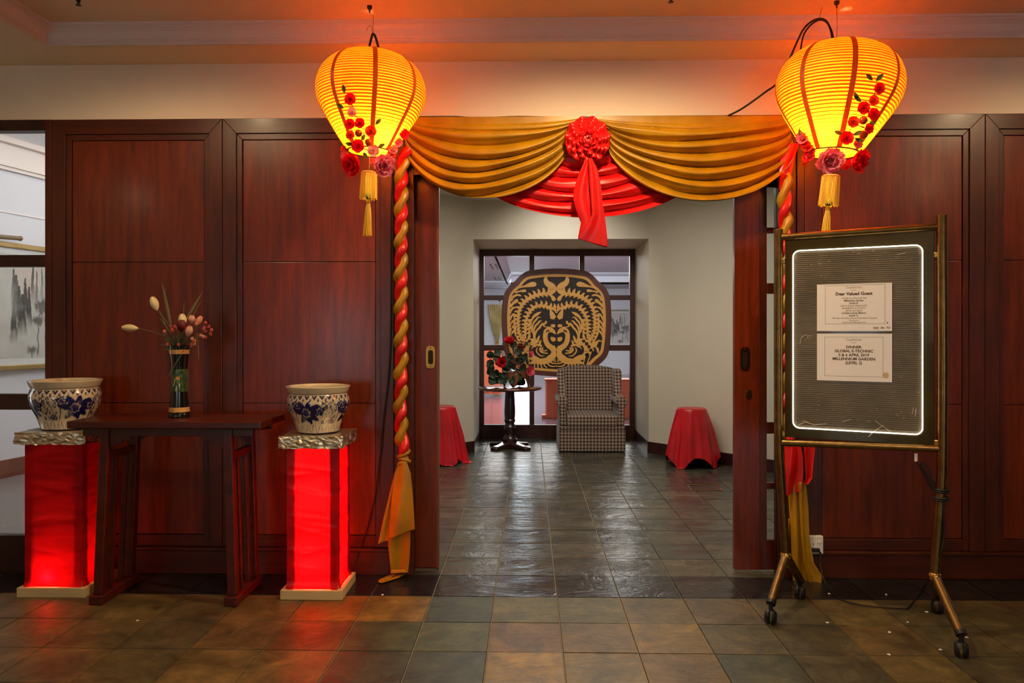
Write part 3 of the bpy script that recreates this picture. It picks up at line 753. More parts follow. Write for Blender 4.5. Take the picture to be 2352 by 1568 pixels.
def painting(name, label, p0, p1, z0, z1, frame_mat, seed, mat_w=.08, mat_b=.12, fw=.05, cols=None, nx=150, nz=180, xo=0., xs=1.):
    """framed picture between plan points p0,p1 facing the viewer"""
    p0 = Vector(p0); p1 = Vector(p1); L = (p1-p0).length; ang = math.atan2(p1.y-p0.y, p1.x-p0.x)
    t = thing(name, label, 'painting', (p0.x, p0.y, z0), (0, 0, ang))
    H = z1-z0
    MB().prism([(0, 0), (L, 0), (L-fw, fw), (fw, fw)], -.03, .0).build('frame_bar', frame_mat, t, bevel=.006)
    MB().prism([(0, H), (fw, H-fw), (L-fw, H-fw), (L, H)], -.03, .0).build('frame_bar', frame_mat, t, bevel=.006)
    MB().prism([(0, 0), (fw, fw), (fw, H-fw), (0, H)], -.03, .0).build('frame_bar', frame_mat, t, bevel=.006)
    MB().prism([(L, 0), (L, H), (L-fw, H-fw), (L-fw, fw)], -.03, .0).build('frame_bar', frame_mat, t, bevel=.006)
    MB().box(fw*.8, L-fw*.8, -.012, -.004, fw*.8, H-fw*.8).build('mount', plain('mount_board', (206, 204, 200), .7, var=.02), t)
    ax, bx, az, bz = fw+mat_w, L-fw-mat_w, fw+mat_b, H-fw-mat_w
    s = MB().grid(lambda u, v: (ax+(bx-ax)*u, -.0135, az+(bz-az)*v), nx, nz).build('ink_picture', vcol('ink_paint', .6), t, fixn=False)
    addcolors(s.data, lambda co: ink(((co[:, 0]-ax)/(bx-ax)-xo)*xs, (co[:, 2]-az)/(bz-az), seed))
    return t
painting('ink_painting', 'dark framed ink landscape on the far white wall, right of the round screen', (X(1398, 21.9), 21.93), (X(1458, 21.9), 21.93), Zt(796, 1430, 21.9), Zt(711, 1430, 21.9), plain('bronze_frame', (110, 96, 70), .4, .5), 40, .04, .05, .045, nx=60, nz=60)
# orange low partition and orange cabinet
OR = plain('orange_paint', (206, 96, 60), .55, var=.05, scale=2)
Yp = 10.8; pa, pb = X(1252, Yp), 1.62; pz = Zt(869, 1430, Yp)
pt = thing('low_partition', 'orange low partition behind the armchair, beyond the niche window', 'partition', ((pa+pb)/2, Yp, 0))
MB().prism([(pa, Yp), (pa+.02, Yp-.10), (pa+.12, Yp-.16), (pb, Yp-.16), (pb, Yp+.1), (pa+.1, Yp+.1)], .0, pz-.02, 'z').build('body', OR, pt, ((pa+pb)/2, Yp, 0), bevel=.01)
MB().box(pa-.01, pb, Yp-.17, Yp+.11, pz-.02, pz).build('capping', OR, pt, ((pa+pb)/2, Yp, 0), bevel=.006)
MB().box(pa-.05, pa+.1, Yp-.10, Yp+.06, 0, .05).build('foot', OR, pt, ((pa+pb)/2, Yp, 0), bevel=.01)
Yq = 14.5; qa, qb = X(1104, Yq), X(1153, Yq); qz = Zt(800, 1130, Yq)
qt = thing('orange_cabinet', 'orange wooden cabinet with two doors far behind the flower cage', 'cabinet', ((qa+qb)/2, Yq, 0))
MB().box(qa, qb, Yq-.2, Yq+.25, .05, qz).build('carcass', OR, qt, ((qa+qb)/2, Yq, 0), bevel=.008)
MB().box(qa-.02, qb+.02, Yq-.23, Yq+.26, qz, qz+.03).build('top_board', OR, qt, ((qa+qb)/2, Yq, 0), bevel=.006)
for a in (0, 1):
    dd_ = MB().box(qa+.02+a*(qb-qa)/2, qa-.02+(a+1)*(qb-qa)/2, Yq-.225, Yq-.2, .1, qz-.05).build('door', OR, qt, ((qa+qb)/2, Yq, 0), bevel=.006)
    MB().ball(((qa+qb)/2+(-.04 if a == 0 else .04), Yq-.24, .5), .015, 8).build('knob', BRASS, dd_, ((qa+qb)/2, Yq, 0))

# ------------------------------------------------------------------ side room seen on the left
sw0, sw1 = Vector((-4.92, 4.0)), Vector((-4.05, 8.6))
wallpoly('wall_side_room', [(sw1.x, sw1.y), (sw0.x, sw0.y)], 0, 3.4, PLW)
sd = (sw1-sw0).normalized(); sang = math.atan2(sd.y, sd.x)
struct(MB().box(-6, -1.93, 3.97, 11, 3.15, 3.25).build('ceiling_side_room', CEI))
struct(MB().box(-4.8, -1.93, 8.6, 8.7, 0, 3.2).build('wall_side_room_back', PLW))
def side(px, py):
    d = ray(px, py); nrm = Vector((-sd.y, sd.x, 0)); p0 = Vector((sw0.x, sw0.y, 0)); o_ = Vector((0, 0, CH))
    return o_+d*((p0-o_).dot(nrm)/d.dot(nrm))
def side_strip(name, z0, z1, t, mat, t2=None):
    m = MB().box(0, (sw1-sw0).length, 0, -t, z0, z1)
    o = m.build(name, mat); o.location = (sw0.x, sw0.y, 0); o.rotation_euler = (0, 0, sang); return struct(o)
zc1, zc0 = side(50, 330).z, side(50, 400).z
for z0_, z1_, t_ in ((zc0, zc0+.03, .03), (zc0+.03, zc1-.05, .05), (zc1-.05, zc1, .10)): side_strip('trim_side_%d' % int(t_*100), z0_, z1_, t_, MOUL)
side_strip('trim_side_picture_rail', side(50, 495).z, side(50, 495).z+.012, .008, MOUL)
side_strip('baseboard_side', 0, side(30, 1052).z, .02, wood('baseboard_wood', (96, 40, 26), (130, 62, 42), rough=.4))
nm = Vector((sd.y, -sd.x))*.03
pz1, pz0 = side(50, 562).z, side(50, 848).z
a0 = side(-170, 700); b0 = side(196, 700)
t = painting('ink_painting', 'gold framed ink landscape of peaks and pines behind the left lattice window', (a0.x+nm.x, a0.y+nm.y), (b0.x+nm.x, b0.y+nm.y), pz0, pz1, plain('gold_frame', (170, 138, 86), .4, .7, var=.15), 3, .05, .055, .045, nx=300, nz=260, xo=.45, xs=2.9)
e0 = side(-40, 548); e1 = side(26, 548)
sr = thing('scroll_rod', 'short wooden rod end above the gold framed ink painting', 'rod', (e1.x+nm.x*3, e1.y+nm.y*3, e1.z))
MB().tube([Vector((e0.x, e0.y, e0.z+.02))-e1, (0, 0, 0)], .019, 12).build('rod', plain('old_wood', (120, 98, 66), .5), sr)
MB().ball((0, 0, 0), .023, 10).build('knob', MATS['old_wood'], sr)

# ------------------------------------------------------------------ altar table
YT = 3.33; YTb = 3.67
tx0, tx1 = X(152, YT), X(598, YT); ztb = .842
tb = thing('altar_table', 'dark red wooden altar table between the two red pedestals', 'table', ((tx0+tx1)/2, 3.5, 0)); to = ((tx0+tx1)/2, 3.5, 0)
MB().box(tx0, tx1, YT, YTb, ztb-.034, ztb).build('tabletop', WTAB, tb, to, bevel=.006)
MB().box(tx0+.055, tx1-.05, YT+.035, YT+.055, ztb-.072, ztb-.035).build('apron', WTAB, tb, to, bevel=.002)
MB().box(tx0+.055, tx1-.05, YTb-.055, YTb-.035, ztb-.072, ztb-.035).build('apron', WTAB, tb, to, bevel=.002)
for sgn, xt_, xb2 in ((-1, X(242, 3.36), X(226, 3.36)), (1, X(523, 3.36), X(534, 3.36))):
    for yy, nmx in ((3.372, 'leg'), (3.625, 'leg')):
        m = MB(); h = .021
        m.add([(xb2-h, yy-h, .045), (xb2+h, yy-h, .045), (xb2+h, yy+h, .045), (xb2-h, yy+h, .045), (xt_-h, yy-h, ztb-.035), (xt_+h, yy-h, ztb-.035), (xt_+h, yy+h, ztb-.035), (xt_-h, yy+h, ztb-.035)],
              [(0,3,2,1),(4,5,6,7),(0,1,5,4),(1,2,6,5),(2,3,7,6),(3,0,4,7)]).build(nmx, WTAB, tb, to, bevel=.004)
        # cloud bracket under the top
        m = MB(); pr = [(0, 0), (.10, 0), (.095, -.018), (.06, -.022), (.05, -.035), (.02, -.045), (0, -.06)]
        m.prism([(xt_-sgn*(.02+a), ztb-.07+b) for a, b in pr], yy-.008, yy+.008).build('bracket', WTAB, tb, to)
    MB().box(xb2-.032, xb2+.032, YT+.005, YTb-.01, 0, .045).build('foot_bar', WTAB, tb, to, bevel=.006)
    xr = xt_+(xb2-xt_)*.15
    MB().box(xr-.013, xr+.013, 3.385, 3.615, .66, .695).build('side_rail', WTAB, tb, to, bevel=.003)
    for yy in (3.455, 3.545):
        m = MB(); h = .011
        m.add([(xb2-h, yy-h, .045), (xb2+h, yy-h, .045), (xb2+h, yy+h, .045), (xb2-h, yy+h, .045), (xr-h, yy-h, .66), (xr+h, yy-h, .66), (xr+h, yy+h, .66), (xr-h, yy+h, .66)],
              [(0,3,2,1),(4,5,6,7),(0,1,5,4),(1,2,6,5),(2,3,7,6),(3,0,4,7)]).build('side_slat', WTAB, tb, to, bevel=.002)

# ------------------------------------------------------------------ pedestals
def red_fabric(name, tr):
    m, nt, b = nodes(name)
    tc = mk_noise(nt, 3.5, 3, .5, 'Object', (1.0, 1.0, 3.5), 1.2)
    c = ramp(nt, tc.outputs[0], [(.3, lin((190, 0, 14))), (.7, lin((236, 8, 22)))])
    nt.links.new(c.outputs[0], b.inputs['Base Color']); b.inputs['Roughness'].default_value = .34
    t = nt.nodes.new('ShaderNodeBsdfTranslucent'); nt.links.new(c.outputs[0], t.inputs['Color'])
    mx = nt.nodes.new('ShaderNodeMixShader'); mx.inputs[0].default_value = tr
    nt.links.new(b.outputs[0], mx.inputs[1]); nt.links.new(t.outputs[0], mx.inputs[2])
    nt.links.new(mx.outputs[0], nt.nodes['Material Output'].inputs[0]); return m
FAB = red_fabric('translucent_red_satin', .55)
def pedestal(label, x0, x1, y0, y1, ztop, lights, loc_group, cap_over=.03, frame=True):
    cx, cy = (x0+x1)/2, (y0+y1)/2; O = (cx, cy, 0)
    t = thing('pedestal', label, 'pedestal', O, group=loc_group)
    MB().box(x0-.025, x1+.025, y0-.022, y1+.022, 0, .044).build('base_board', PINE, t, O, bevel=.002)
    s_ = .036
    for a in (x0+.006, x1-.006-s_):
        for b_ in (y0+.006, y1-.006-s_): MB().box(a, a+s_, b_, b_+s_, .045, ztop).build('inner_post', PINE, t, O)
    r = random.Random(int(abs(cx)*100)); cr = [(r.uniform(.1, .9), r.uniform(.1, .95), r.uniform(-.35, .35), r.uniform(.4, 1)) for _ in range(14)]
    def face(ax, ay, bx, by, nx, ny):
        def P(u, v):
            e = math.sin(PI*u)**.35 if 0 < u < 1 else 0
            d = 0
            for cu, cv, sl, am in cr:
                q = (v-cv-sl*(u-cu)*.3)/.016
                d += am*.0036*math.exp(-q*q)*math.exp(-((u-cu)/.45)**2)
            d += -.004*math.sin(PI*u)
            fl_ = .010*max(0, (.06-v)/.06)**2
            return (ax+(bx-ax)*u+nx*(d*e+fl_), ay+(by-ay)*u+ny*(d*e+fl_), .045+(ztop-.045)*v)
        return MB().grid(P, 40, 150)
    face(x0, y0, x1, y0, 0, -1).build('fabric_side', FAB, t, O, smooth=70)
    face(x1, y0, x1, y1, 1, 0).build('fabric_side', FAB, t, O, smooth=70)
    face(x1, y1, x0, y1, 0, 1).build('fabric_side', FAB, t, O, smooth=70)
    face(x0, y1, x0, y0, -1, 0).build('fabric_side', FAB, t, O, smooth=70)
    # crumpled foil cap
    m = MB(); bm = bmesh.new(); bmesh.ops.create_cube(bm, size=1)
    bmesh.ops.subdivide_edges(bm, edges=bm.edges[:], cuts=21, use_grid_fill=True)
    zc_ = ztop+.024
    for v in bm.verts:
        p = Vector((cx+v.co.x*(x1-x0+2*cap_over), cy+v.co.y*(y1-y0+2*cap_over), zc_+v.co.z*.056))
        n_ = noise.noise_vector(p*30)*.006+noise.noise_vector(p*85)*.0055
        if v.co.z > .49: n_.z *= .25
        v.co = p+n_
    bm.verts.index_update(); m.add([v.co for v in bm.verts], [[v.index for v in f.verts] for f in bm.faces]); bm.free()
    m.build('foil_cap', FOIL, t, O)
    for (lx, ly, lz, wt, rad) in lights:
        d = bpy.data.lights.new('pedestal_lamp', 'POINT'); d.energy = wt; d.color = (1, .55, .22); d.shadow_soft_size = rad
        o = bpy.data.objects.new('pedestal_lamp', d); C.objects.link(o); o.parent = t; o.location = (lx-cx, ly-cy, lz)
    MB().lathe([(.012, 0), (.012, .008), (.016, .012), (.018, .020), (.012, .021)], 16, (lights[0][0]-cx, lights[0][1]-cy, .045)).build('lamp_cup', BLACK, t)
    return ztop+.057
zp1 = pedestal('brightly lit red satin pedestal right of the altar table, under a blue and white pot', X(659, 3.45), X(776, 3.45), 3.45, 3.68, .712,
         [(X(718, 3.45), 3.56, .16, 5.0, .03), (X(718, 3.45), 3.56, .5, 4.6, .04)], 'red satin pedestals beside the altar table')
lx0, lx1 = X(57, 3.455), X(189, 3.455)
zp2 = pedestal('dim red satin pedestal with a glowing lamp at its foot, far left', lx0, lx1, 3.455, 3.70, .725,
         [(X(106, 3.455), 3.486, .085, 1.4, .010), (lx0+.15, 3.57, .18, .35, .03)], 'red satin pedestals beside the altar table')

# ------------------------------------------------------------------ blue and white pots
def pot_cols(rot):
    CR = L3((214, 200, 168)); BL = L3((22, 22, 84)); BL2 = L3((60, 62, 130))
    def fn(co):
        th = (np.arctan2(co[:, 1], co[:, 0])+rot) % (2*PI); h = co[:, 2]/.222; N = len(co)
        col = np.tile(CR, (N, 1))
        def put(mask, c, a=1.0):
            col[mask] = col[mask]*(1-a)+c*a
        # line under the rim
        put((h > .835) & (h < .848), BL, .8)
        # heart band
        p = (th/(2*PI)*26) % 1-.5; b = (h-.725)/.10
        band = (b > 0) & (b < 1)
        put(band & (np.abs(p) < .36*np.clip(b*1.2, 0, 1)) & (b < .92), BL)
        put(band & (np.abs(p) < .12) & (b > .65), CR*.8, .7)
        p2 = (p % 1)-.5
        put((h > .70) & (h < .775) & (np.abs(p2) < .13*np.clip((.775-h)/.05, 0, 1)), BL, .9)
        zig = np.abs(np.abs(p)-.5*(1-np.clip(b, 0, 1)))
        put(band & (zig < .035), BL2, .6)
        # body panels
        body = (h > .20) & (h < .70)
        seg = (th % (PI/2))
        scroll = body & ((seg < .52))
        nn = fbm(th*14, h*16, 4, 5)+.25*np.sin(th*60+9*fbm(th*5, h*6, 2, 9))*np.sin(h*70)
        put(scroll & (nn > .47), BL, .9)
        edge = body & (np.abs(seg-.52-.10*np.cos((h-.45)*5)) < .018)
        put(edge, BL, .9)
        # peonies
        def flower(ct, ch, r, lobes=7):
            dx = ((th-ct+PI) % (2*PI)-PI)*.155; dz = (h-ch)*.222
            d = np.hypot(dx, dz); a = np.arctan2(dz, dx)
            pet = r*(1+.16*np.sin(a*lobes)+.07*np.sin(a*17+1))
            put(body & (d < pet), BL)
            put(body & (d < pet*.56) & (d > pet*.44+.002*np.sin(a*24)), CR*.9, .85)
            put(body & (np.abs(np.sin(a*lobes/2+.4)) < .06) & (d > pet*.5) & (d < pet*.95), BL2*1.6, .7)
            put(body & (d < pet*.2), BL2, .8)
        def leaf(ct, ch, ang, L, wd, c=BL):
            dx = ((th-ct+PI) % (2*PI)-PI)*.155; dz = (h-ch)*.222
            u = dx*math.cos(ang)+dz*math.sin(ang); v = -dx*math.sin(ang)+dz*math.cos(ang)
            q = np.clip(u/L, 0, 1); put(body & (u > 0) & (u < L) & (np.abs(v) < wd*np.sin(q*PI)**.7), c)
        for k in range(4):
            c0 = k*PI/2+1.07
            for a_, l_ in ((.6, .075), (1.3, .062), (2.2, .072), (-.5, .072), (-1.2, .06), (-2.4, .07), (3.0, .078), (.1, .07)):
                leaf(c0, .45, a_, l_, .014)
            for a_ in (1.2, 1.7, 2.1): leaf(c0-.2, .52, a_, .045, .0015, BL2)
            flower(c0-.02, .455, .038)
            flower(c0+.42, .50, .024, 5)
            flower(c0-.40, .60, .024, 5)
        # foot petals
        p3 = (th/(2*PI)*22) % 1-.5
        ft = (h > .015) & (h < .19)
        put(ft & (np.abs(np.abs(p3)-.40*np.sqrt(np.clip((.19-h)/.17, 0, 1))) < .045), BL2, .9)
        put(ft & (h < .12) & (np.abs(np.abs(p3)-.13) < .05), BL2*1.3, .6)
        put((h < .02), BL2, .7)
        # irregular glaze
        s = (.94+.12*fbm(th*9, h*7, 3, 2))[:, None]
        inside = np.hypot(co[:, 0], co[:, 1]) < .118
        col2 = col*s
        top = (h > .93) & inside
        col2[top] = L3((120, 92, 62))
        return col2
    return fn
potprof = catmull([(.083, 0), (.098, .002), (.104, .02), (.118, .06), (.138, .10), (.148, .135), (.147, .16), (.141, .178), (.137, .187), (.142, .193), (.150, .212), (.152, .220), (.146, .222), (.136, .219), (.130, .205), (.128, .17)], 8)
PORC = vcol('porcelain', .16, .6)
def pot(label, loc, rot, sc=1):
    t = thing('porcelain_pot', label, 'pot', loc, group='blue and white pots on the pedestals'); t.scale = (sc, sc, sc)
    o = MB().lathe([(a, b) for a, b in potprof], 300, capt=False).build('bowl', PORC, t, smooth=60, fixn=False)
    addcolors(o.data, pot_cols(rot))
    MB().lathe([(.02, .168), (.1285, .170)], 40).build('soil', plain('dark_soil', (32, 22, 16), .9), t)
pot('blue and white porcelain pot with peonies on the bright red pedestal', (X(731, 3.57), 3.57, zp1), 2.75)
pot('shaded blue and white porcelain pot with scroll pattern on the left pedestal', (X(151, 3.575), 3.575, zp2), 3.35, 1.06)

# ------------------------------------------------------------------ vase with flowers on the altar table
vc = atY(412, 966, 3.50); vz = ztb
vs = thing('flower_vase', 'tall black vase with gold bands and a green painted panel on the altar table', 'vase', (vc.x, 3.50, vz))
sv = (966-800)/F*3.5/.34
vp = catmull([(.049, 0), (.050, .012), (.046, .03), (.041, .07), (.036, .13), (.0355, .19), (.038, .25), (.043, .30), (.046, .335), (.047, .343)], 6)
MB().lathe([(a*sv, b*sv) for a, b in vp]+[(.040*sv, .343*sv), (.038*sv, .28*sv)], 40).build('body', plain('black_lacquer', (16, 14, 12), .18, coat=.5), vs, smooth=50)
def vr(z): 
    for (a, b), (c_, d_) in zip(vp[:-1], vp[1:]):
        if b <= z <= d_ and d_ > b: return a+(c_-a)*(z-b)/(d_-b)
    return .04
for z0_, z1_ in ((.028, .050), (.302, .322)):
    MB().lathe([((vr(z)+.0008)*sv, z*sv) for z in (z0_, (z0_+z1_)/2, z1_)], 40, capb=False, capt=False).build('gold_band', plain('tan_gold', (206, 156, 92), .4, .2), vs, smooth=60)
pn = MB().lathe([((vr(.125+i*.0105)+.0008)*sv, (.125+i*.0105)*sv) for i in range(11)], 120, capb=False, capt=False).build('painted_panel', vcol('lacquer_paint', .3), vs, smooth=60)
def pcol(co):
    th = np.arctan2(co[:, 1], co[:, 0]); z = co[:, 2]; col = np.tile(L3((34, 62, 34)), (len(co), 1))
    nn = fbm(th*6, z*60, 4, 2); col *= (.6+nn)[:, None]
    m_ = (nn > .55); col[m_] = L3((90, 104, 60))
    d = np.hypot((th+1.35)*.037, z-.187*sv); col[d < .0085] = L3((240, 150, 50))
    for a, b in ((-1.9, .155), (-1.5, .140), (-1.1, .155), (-1.75, .175)):
        d = np.hypot((th-a)*.037*1.8, (z-b*sv)*.6); col[d < .0055] = L3((190, 190, 130))
    return col
addcolors(pn.data, pcol)
GSTEM = plain('dry_green_stem', (92, 92, 52), .7)
def vpt(px, py, dy=0): 
    p = atY(px, py, 3.50+dy); return Vector((p.x-vc.x, dy, p.z-vz))
neck = Vector((0, 0, .33*sv))
def tulip(px, py, ang, L, col, dy=0, wd=.018):
    """closed tulip, tip direction ang in the picture plane"""
    c0 = vpt(px, py, dy); d = Vector((math.cos(ang), 0, math.sin(ang)))
    t_ = c0-d*L*.5
    st = MB().tube(catmull([neck+Vector((0, dy*.3, -.05)), neck+Vector(((c0.x)*.12, dy*.5, .03)), neck.lerp(t_, .55)+Vector((0, 0, .02)), t_], 5), .0018, 6).build('stem', GSTEM, vs)
    R = d.to_track_quat('Z', 'Y').to_matrix()
    m = MB()
    for k in range(5):
        a0 = k*2*PI/5+.4
        def P(u, v):
            r = wd*(math.sin(PI*(v*.86+.04))**.75)*(1+.05*(k % 2)); aa = a0+(u-.5)*1.75*(1-.45*v)
            return R @ Vector((r*math.cos(aa), r*math.sin(aa), L*v))+t_
        m.grid(P, 4, 6)
    m.build('tulip', col, vs, smooth=80, sub=1)
CREAM = plain('cream_petal', (226, 212, 158), .6, var=.06); PEACH = plain('peach_petal', (222, 150, 116), .6); PINKP = plain('pink_petal', (216, 160, 140), .6); DKR = plain('dark_red_petal', (96, 8, 12), .6)
tulip(355, 697, math.radians(112), .068, CREAM, -.02, .019)
tulip(299, 753, math.radians(176), .078, CREAM, -.03, .017)
tulip(419, 735, math.radians(95), .060, CREAM, .0, .019)
tulip(456, 737, math.radians(58), .056, PEACH, -.01, .014)
tulip(434, 760, math.radians(70), .052, PINKP, -.035, .017)
tulip(440, 733, math.radians(80), .040, PINKP, .02, .016)
tulip(417, 748, math.radians(85), .055, DKR, -.03, .022)
def blade(p0, p1, w_, mat, dy=0):
    a, b = vpt(*p0, dy), vpt(*p1, dy); m = MB()
    d = (b-a); nrm = Vector((d.z, 0, -d.x)).normalized()
    m.grid(lambda u, v: a+d*v+nrm*(u-.5)*w_*math.sin(PI*min(1, v*.92+.04))+Vector((0, .004*abs(u-.5), 0)), 2, 8)
    m.build('grass_blade', mat, vs, smooth=80)
DG = plain('dry_grass', (112, 104, 66), .8)
blade((398, 775), (372, 650), .016, DG); blade((420, 745), (466, 668), .013, DG, .01); blade((432, 740), (462, 690), .010, DG, .02); blade((420, 735), (423, 690), .004, DG)
blade((395, 770), (367, 730), .008, DG, -.01); blade((430, 790), (381, 872), .004, DG, -.045); blade((385, 760), (366, 712), .006, DG); blade((454, 780), (456, 826), .006, DG)
rv = random.Random(11)
for i in range(46):
    a = rv.uniform(0, 2*PI); rr = rv.uniform(.5, 1)
    px = 428+rr*58*math.cos(a); py = 768+rr*34*math.sin(a)+(-10 if px > 440 else 4); dy = rv.uniform(-.05, .04)
    p = vpt(px, py, dy); m = MB()
    m.tube([neck+Vector((0, 0, -.01)), neck.lerp(p, .5)+Vector((0, 0, .012)), p], .0007, 4, cap=False)
    m.build('sprig_stem', GSTEM, vs)
    fm = MB()
    for k in range(5):
        aa = k*2*PI/5; fm.ball((p.x+.0045*math.cos(aa), p.y-.001, p.z+.0045*math.sin(aa)), .0042, 6, (1, .5, 1))
    fm.build('small_flower', (plain('coral_petal', (214, 84, 66), .6), plain('rose_petal', (176, 60, 66), .6), PEACH)[i % 3], vs, smooth=60)
for i in range(26):
    a = rv.uniform(-.3, PI+.3); L = rv.uniform(.05, .11); dy = rv.uniform(-.04, .03); m = MB()
    tip = neck+Vector((math.cos(a)*L*.9, dy, math.sin(a)*L*.8+.01)); d = tip-neck; n_ = Vector((d.z, 0, -d.x)).normalized()
    m.grid(lambda u, v: neck+d*v+n_*(u-.5)*.011*math.sin(PI*min(1, v*.9+.05)), 1, 5)
    m.build('leaf', plain('grey_green_leaf', (86, 92, 56), .7), vs)

# ------------------------------------------------------------------ swags over the opening
YS = 3.775
def P2(px, py, Y=YS): return atY(px, py, Y)
def swag(name, label, top, PL, PR, sagf, nf, amp, mat, ybase, nu=150, nv=230, shp=.7, group=None, seed=0, wl=1.0):
    """PL(t), PR(t): px,py ends; sagf(t): px sag"""
    def P(u, v):
        a, b = PL(v), PR(v)
        px = a[0]+(b[0]-a[0])*u
        py = a[1]+(b[1]-a[1])*u + sagf(v)*(4*u*(1-u))**shp
        env = (math.sin(PI*max(.0, min(1, u))))**.55*.8+.2
        wob = .22*math.sin(u*PI*1.3+v*3+seed)+.10*math.sin(u*7+seed*2)+.3*noise.noise(Vector((u*2.3, v*6, seed)))
        ph = (nf*v+wob) % 1.0
        q = 1-(1-ph)**2.2 if ph < 1 else 1          # asymmetric roll: slow rise, sudden tuck
        fold = math.sin(PI*ph**.75)**1.1
        fine = .0012*math.sin((nf*v+wob)*2*PI*3.1+u*5)
        flat = min(1, max(0, (v-wl)/.10)) if wl < 1 else 1
        lift = -(fold*amp*env+fine*env)*flat
        belly = -.018*math.sin(PI*u)*v
        py2 = py + 5.0*fold*env*flat*(1 if v < .97 else 0)
        p = atY(px, py2, ybase)
        return (p.x, ybase+lift+belly-.008, p.z)
    m = MB().grid(P, nu, nv)
    c = atY((PL(0)[0]+PR(0)[0])/2, PL(0)[1], ybase)
    o = m.build(name, mat, None, (c.x, ybase, c.z), smooth=80, solid=.0015)
    return tag(o, label, 'swag', group)
def pl(v): return (940-6*min(1, v*1.4)-4*v, 270+82*max(0, v-.06)**.9)
def pr(v): return (1348-46*min(1, v*2.5)+(0 if v < .1 else 0), 268+86*max(0, v-.05)**1.1)
sg1 = swag('gold_swag', 'gold satin swag draped left of the red rosette', 0, pl, pr, lambda v: 112*max(0, v)**.92, 6.3, .050, GOLDC, YS-.012, seed=1.3, wl=.10, group='gold swags over the doorway')
def pl2(v): return (1352+44*min(1, v*2.5), 268+82*max(0, v-.05)**1.1)
def pr2(v): return (1806+18*v, 266+92*max(0, v-.06)**.9)
sg2 = swag('gold_swag', 'gold satin swag draped right of the red rosette', 0, pl2, pr2, lambda v: 118*max(0, v)**.92, 6.6, .050, GOLDC, YS-.012, seed=4.1, wl=.10, group='gold swags over the doorway')
def plr(v): return (1290-170*v, 345+92*v)
def prr(v): return (1405+172*v, 345+90*v)
swag('red_swag', 'red satin swag fanning out under the rosette behind the gold swags', 0, plr, prr, lambda v: 6+62*v, 5.2, .040, REDC, YS+.02, seed=2.2, shp=.8)
# cable along the top edge
cb = MB().tube([atY(x, y, YW-.01) for x, y in catmull([(955, 268), (1040, 267), (1100, 270), (1190, 267), (1300, 269), (1420, 268), (1530, 267), (1660, 268)], 5)], .0022, 6).build('thin_cable', BLACK, None, tuple(atY(1300, 268, YW-.01)), smooth=80)
tag(cb, 'thin black cable pinned along the top edge of the gold swags', 'cable')

# rosette
rc = P2(1349, 322, 3.70)
rs = thing('rosette', 'round ruffled red satin rosette with hanging tails at the centre of the swags', 'rosette', tuple(rc))
pxm = 3.70/F
R0 = 51*pxm
MB().ball((0, .01, 0), R0*.92, 28, (1, .35, 1)).build('core', REDC, rs, smooth=60)
rr_ = random.Random(5)
for i in range(7):
    r0 = R0*(1-.145*i); seed = rr_.uniform(0, 9); nw = 11-i
    def P(u, v):
        a = 2*PI*u
        wv = math.sin(a*nw+seed)*.10+math.sin(a*(nw*1.7)//1+seed*2)*.05
        wv = math.sin(a*nw+seed)*.10+math.sin(a*(nw+5)+seed*2)*.06
        r = r0*(.62+.40*v)*(1+wv*v*.20)
        y = -.006-.0105*i-.016*v*(1-v)*2-.013*math.sin(a*nw+seed+1)*v-.006*v
        return (r*math.cos(a), y, r*math.sin(a)*1.02)
    MB().grid(P, 96, 7, closed=True).build('ruffle', REDC, rs, smooth=70, solid=.0012)
def band(pts, y0, fold, mat, name, parent, org, Yd, nv=60, nu=16, hem=(0, 0), seed=0):
    """hanging ribbon: pts (px_left, px_right, py)"""
    def P(u, v):
        l, r, py = interp(pts, v)
        q = fold*(math.sin(u*PI*2.2+v*2.0+seed)*.6+math.sin(u*PI*1+v*4+seed)*.4)
        pyy = py+(hem[0]*(1-u)+hem[1]*u)*max(0, (v-.8)/.2)
        p = atY(l+(r-l)*u, pyy, Yd); return (p.x, Yd+y0+q, p.z)
    return MB().grid(P, nu, nv).build(name, mat, parent, org, smooth=80, solid=.0012)
ptsA = [(1343, 1352, 372), (1332, 1352, 395), (1322, 1352, 420), (1316, 1352, 445), (1315, 1356, 465), (1322, 1366, 490), (1332, 1380, 515), (1326, 1390, 550), (1326, 1391, 560)]
ptsB = [(1347, 1356, 372), (1349, 1368, 395), (1350, 1374, 420), (1352, 1378, 445), (1354, 1380, 470), (1356, 1385, 500), (1344, 1388, 525), (1328, 1391, 550), (1325, 1391, 560)]
band(ptsA, -.062, .009, REDC, 'tail', rs, tuple(rc), 3.72, hem=(-8, 12), seed=1)
band(ptsB, -.082, .007, REDC, 'tail', rs, tuple(rc), 3.72, hem=(-8, 12), seed=2.5)
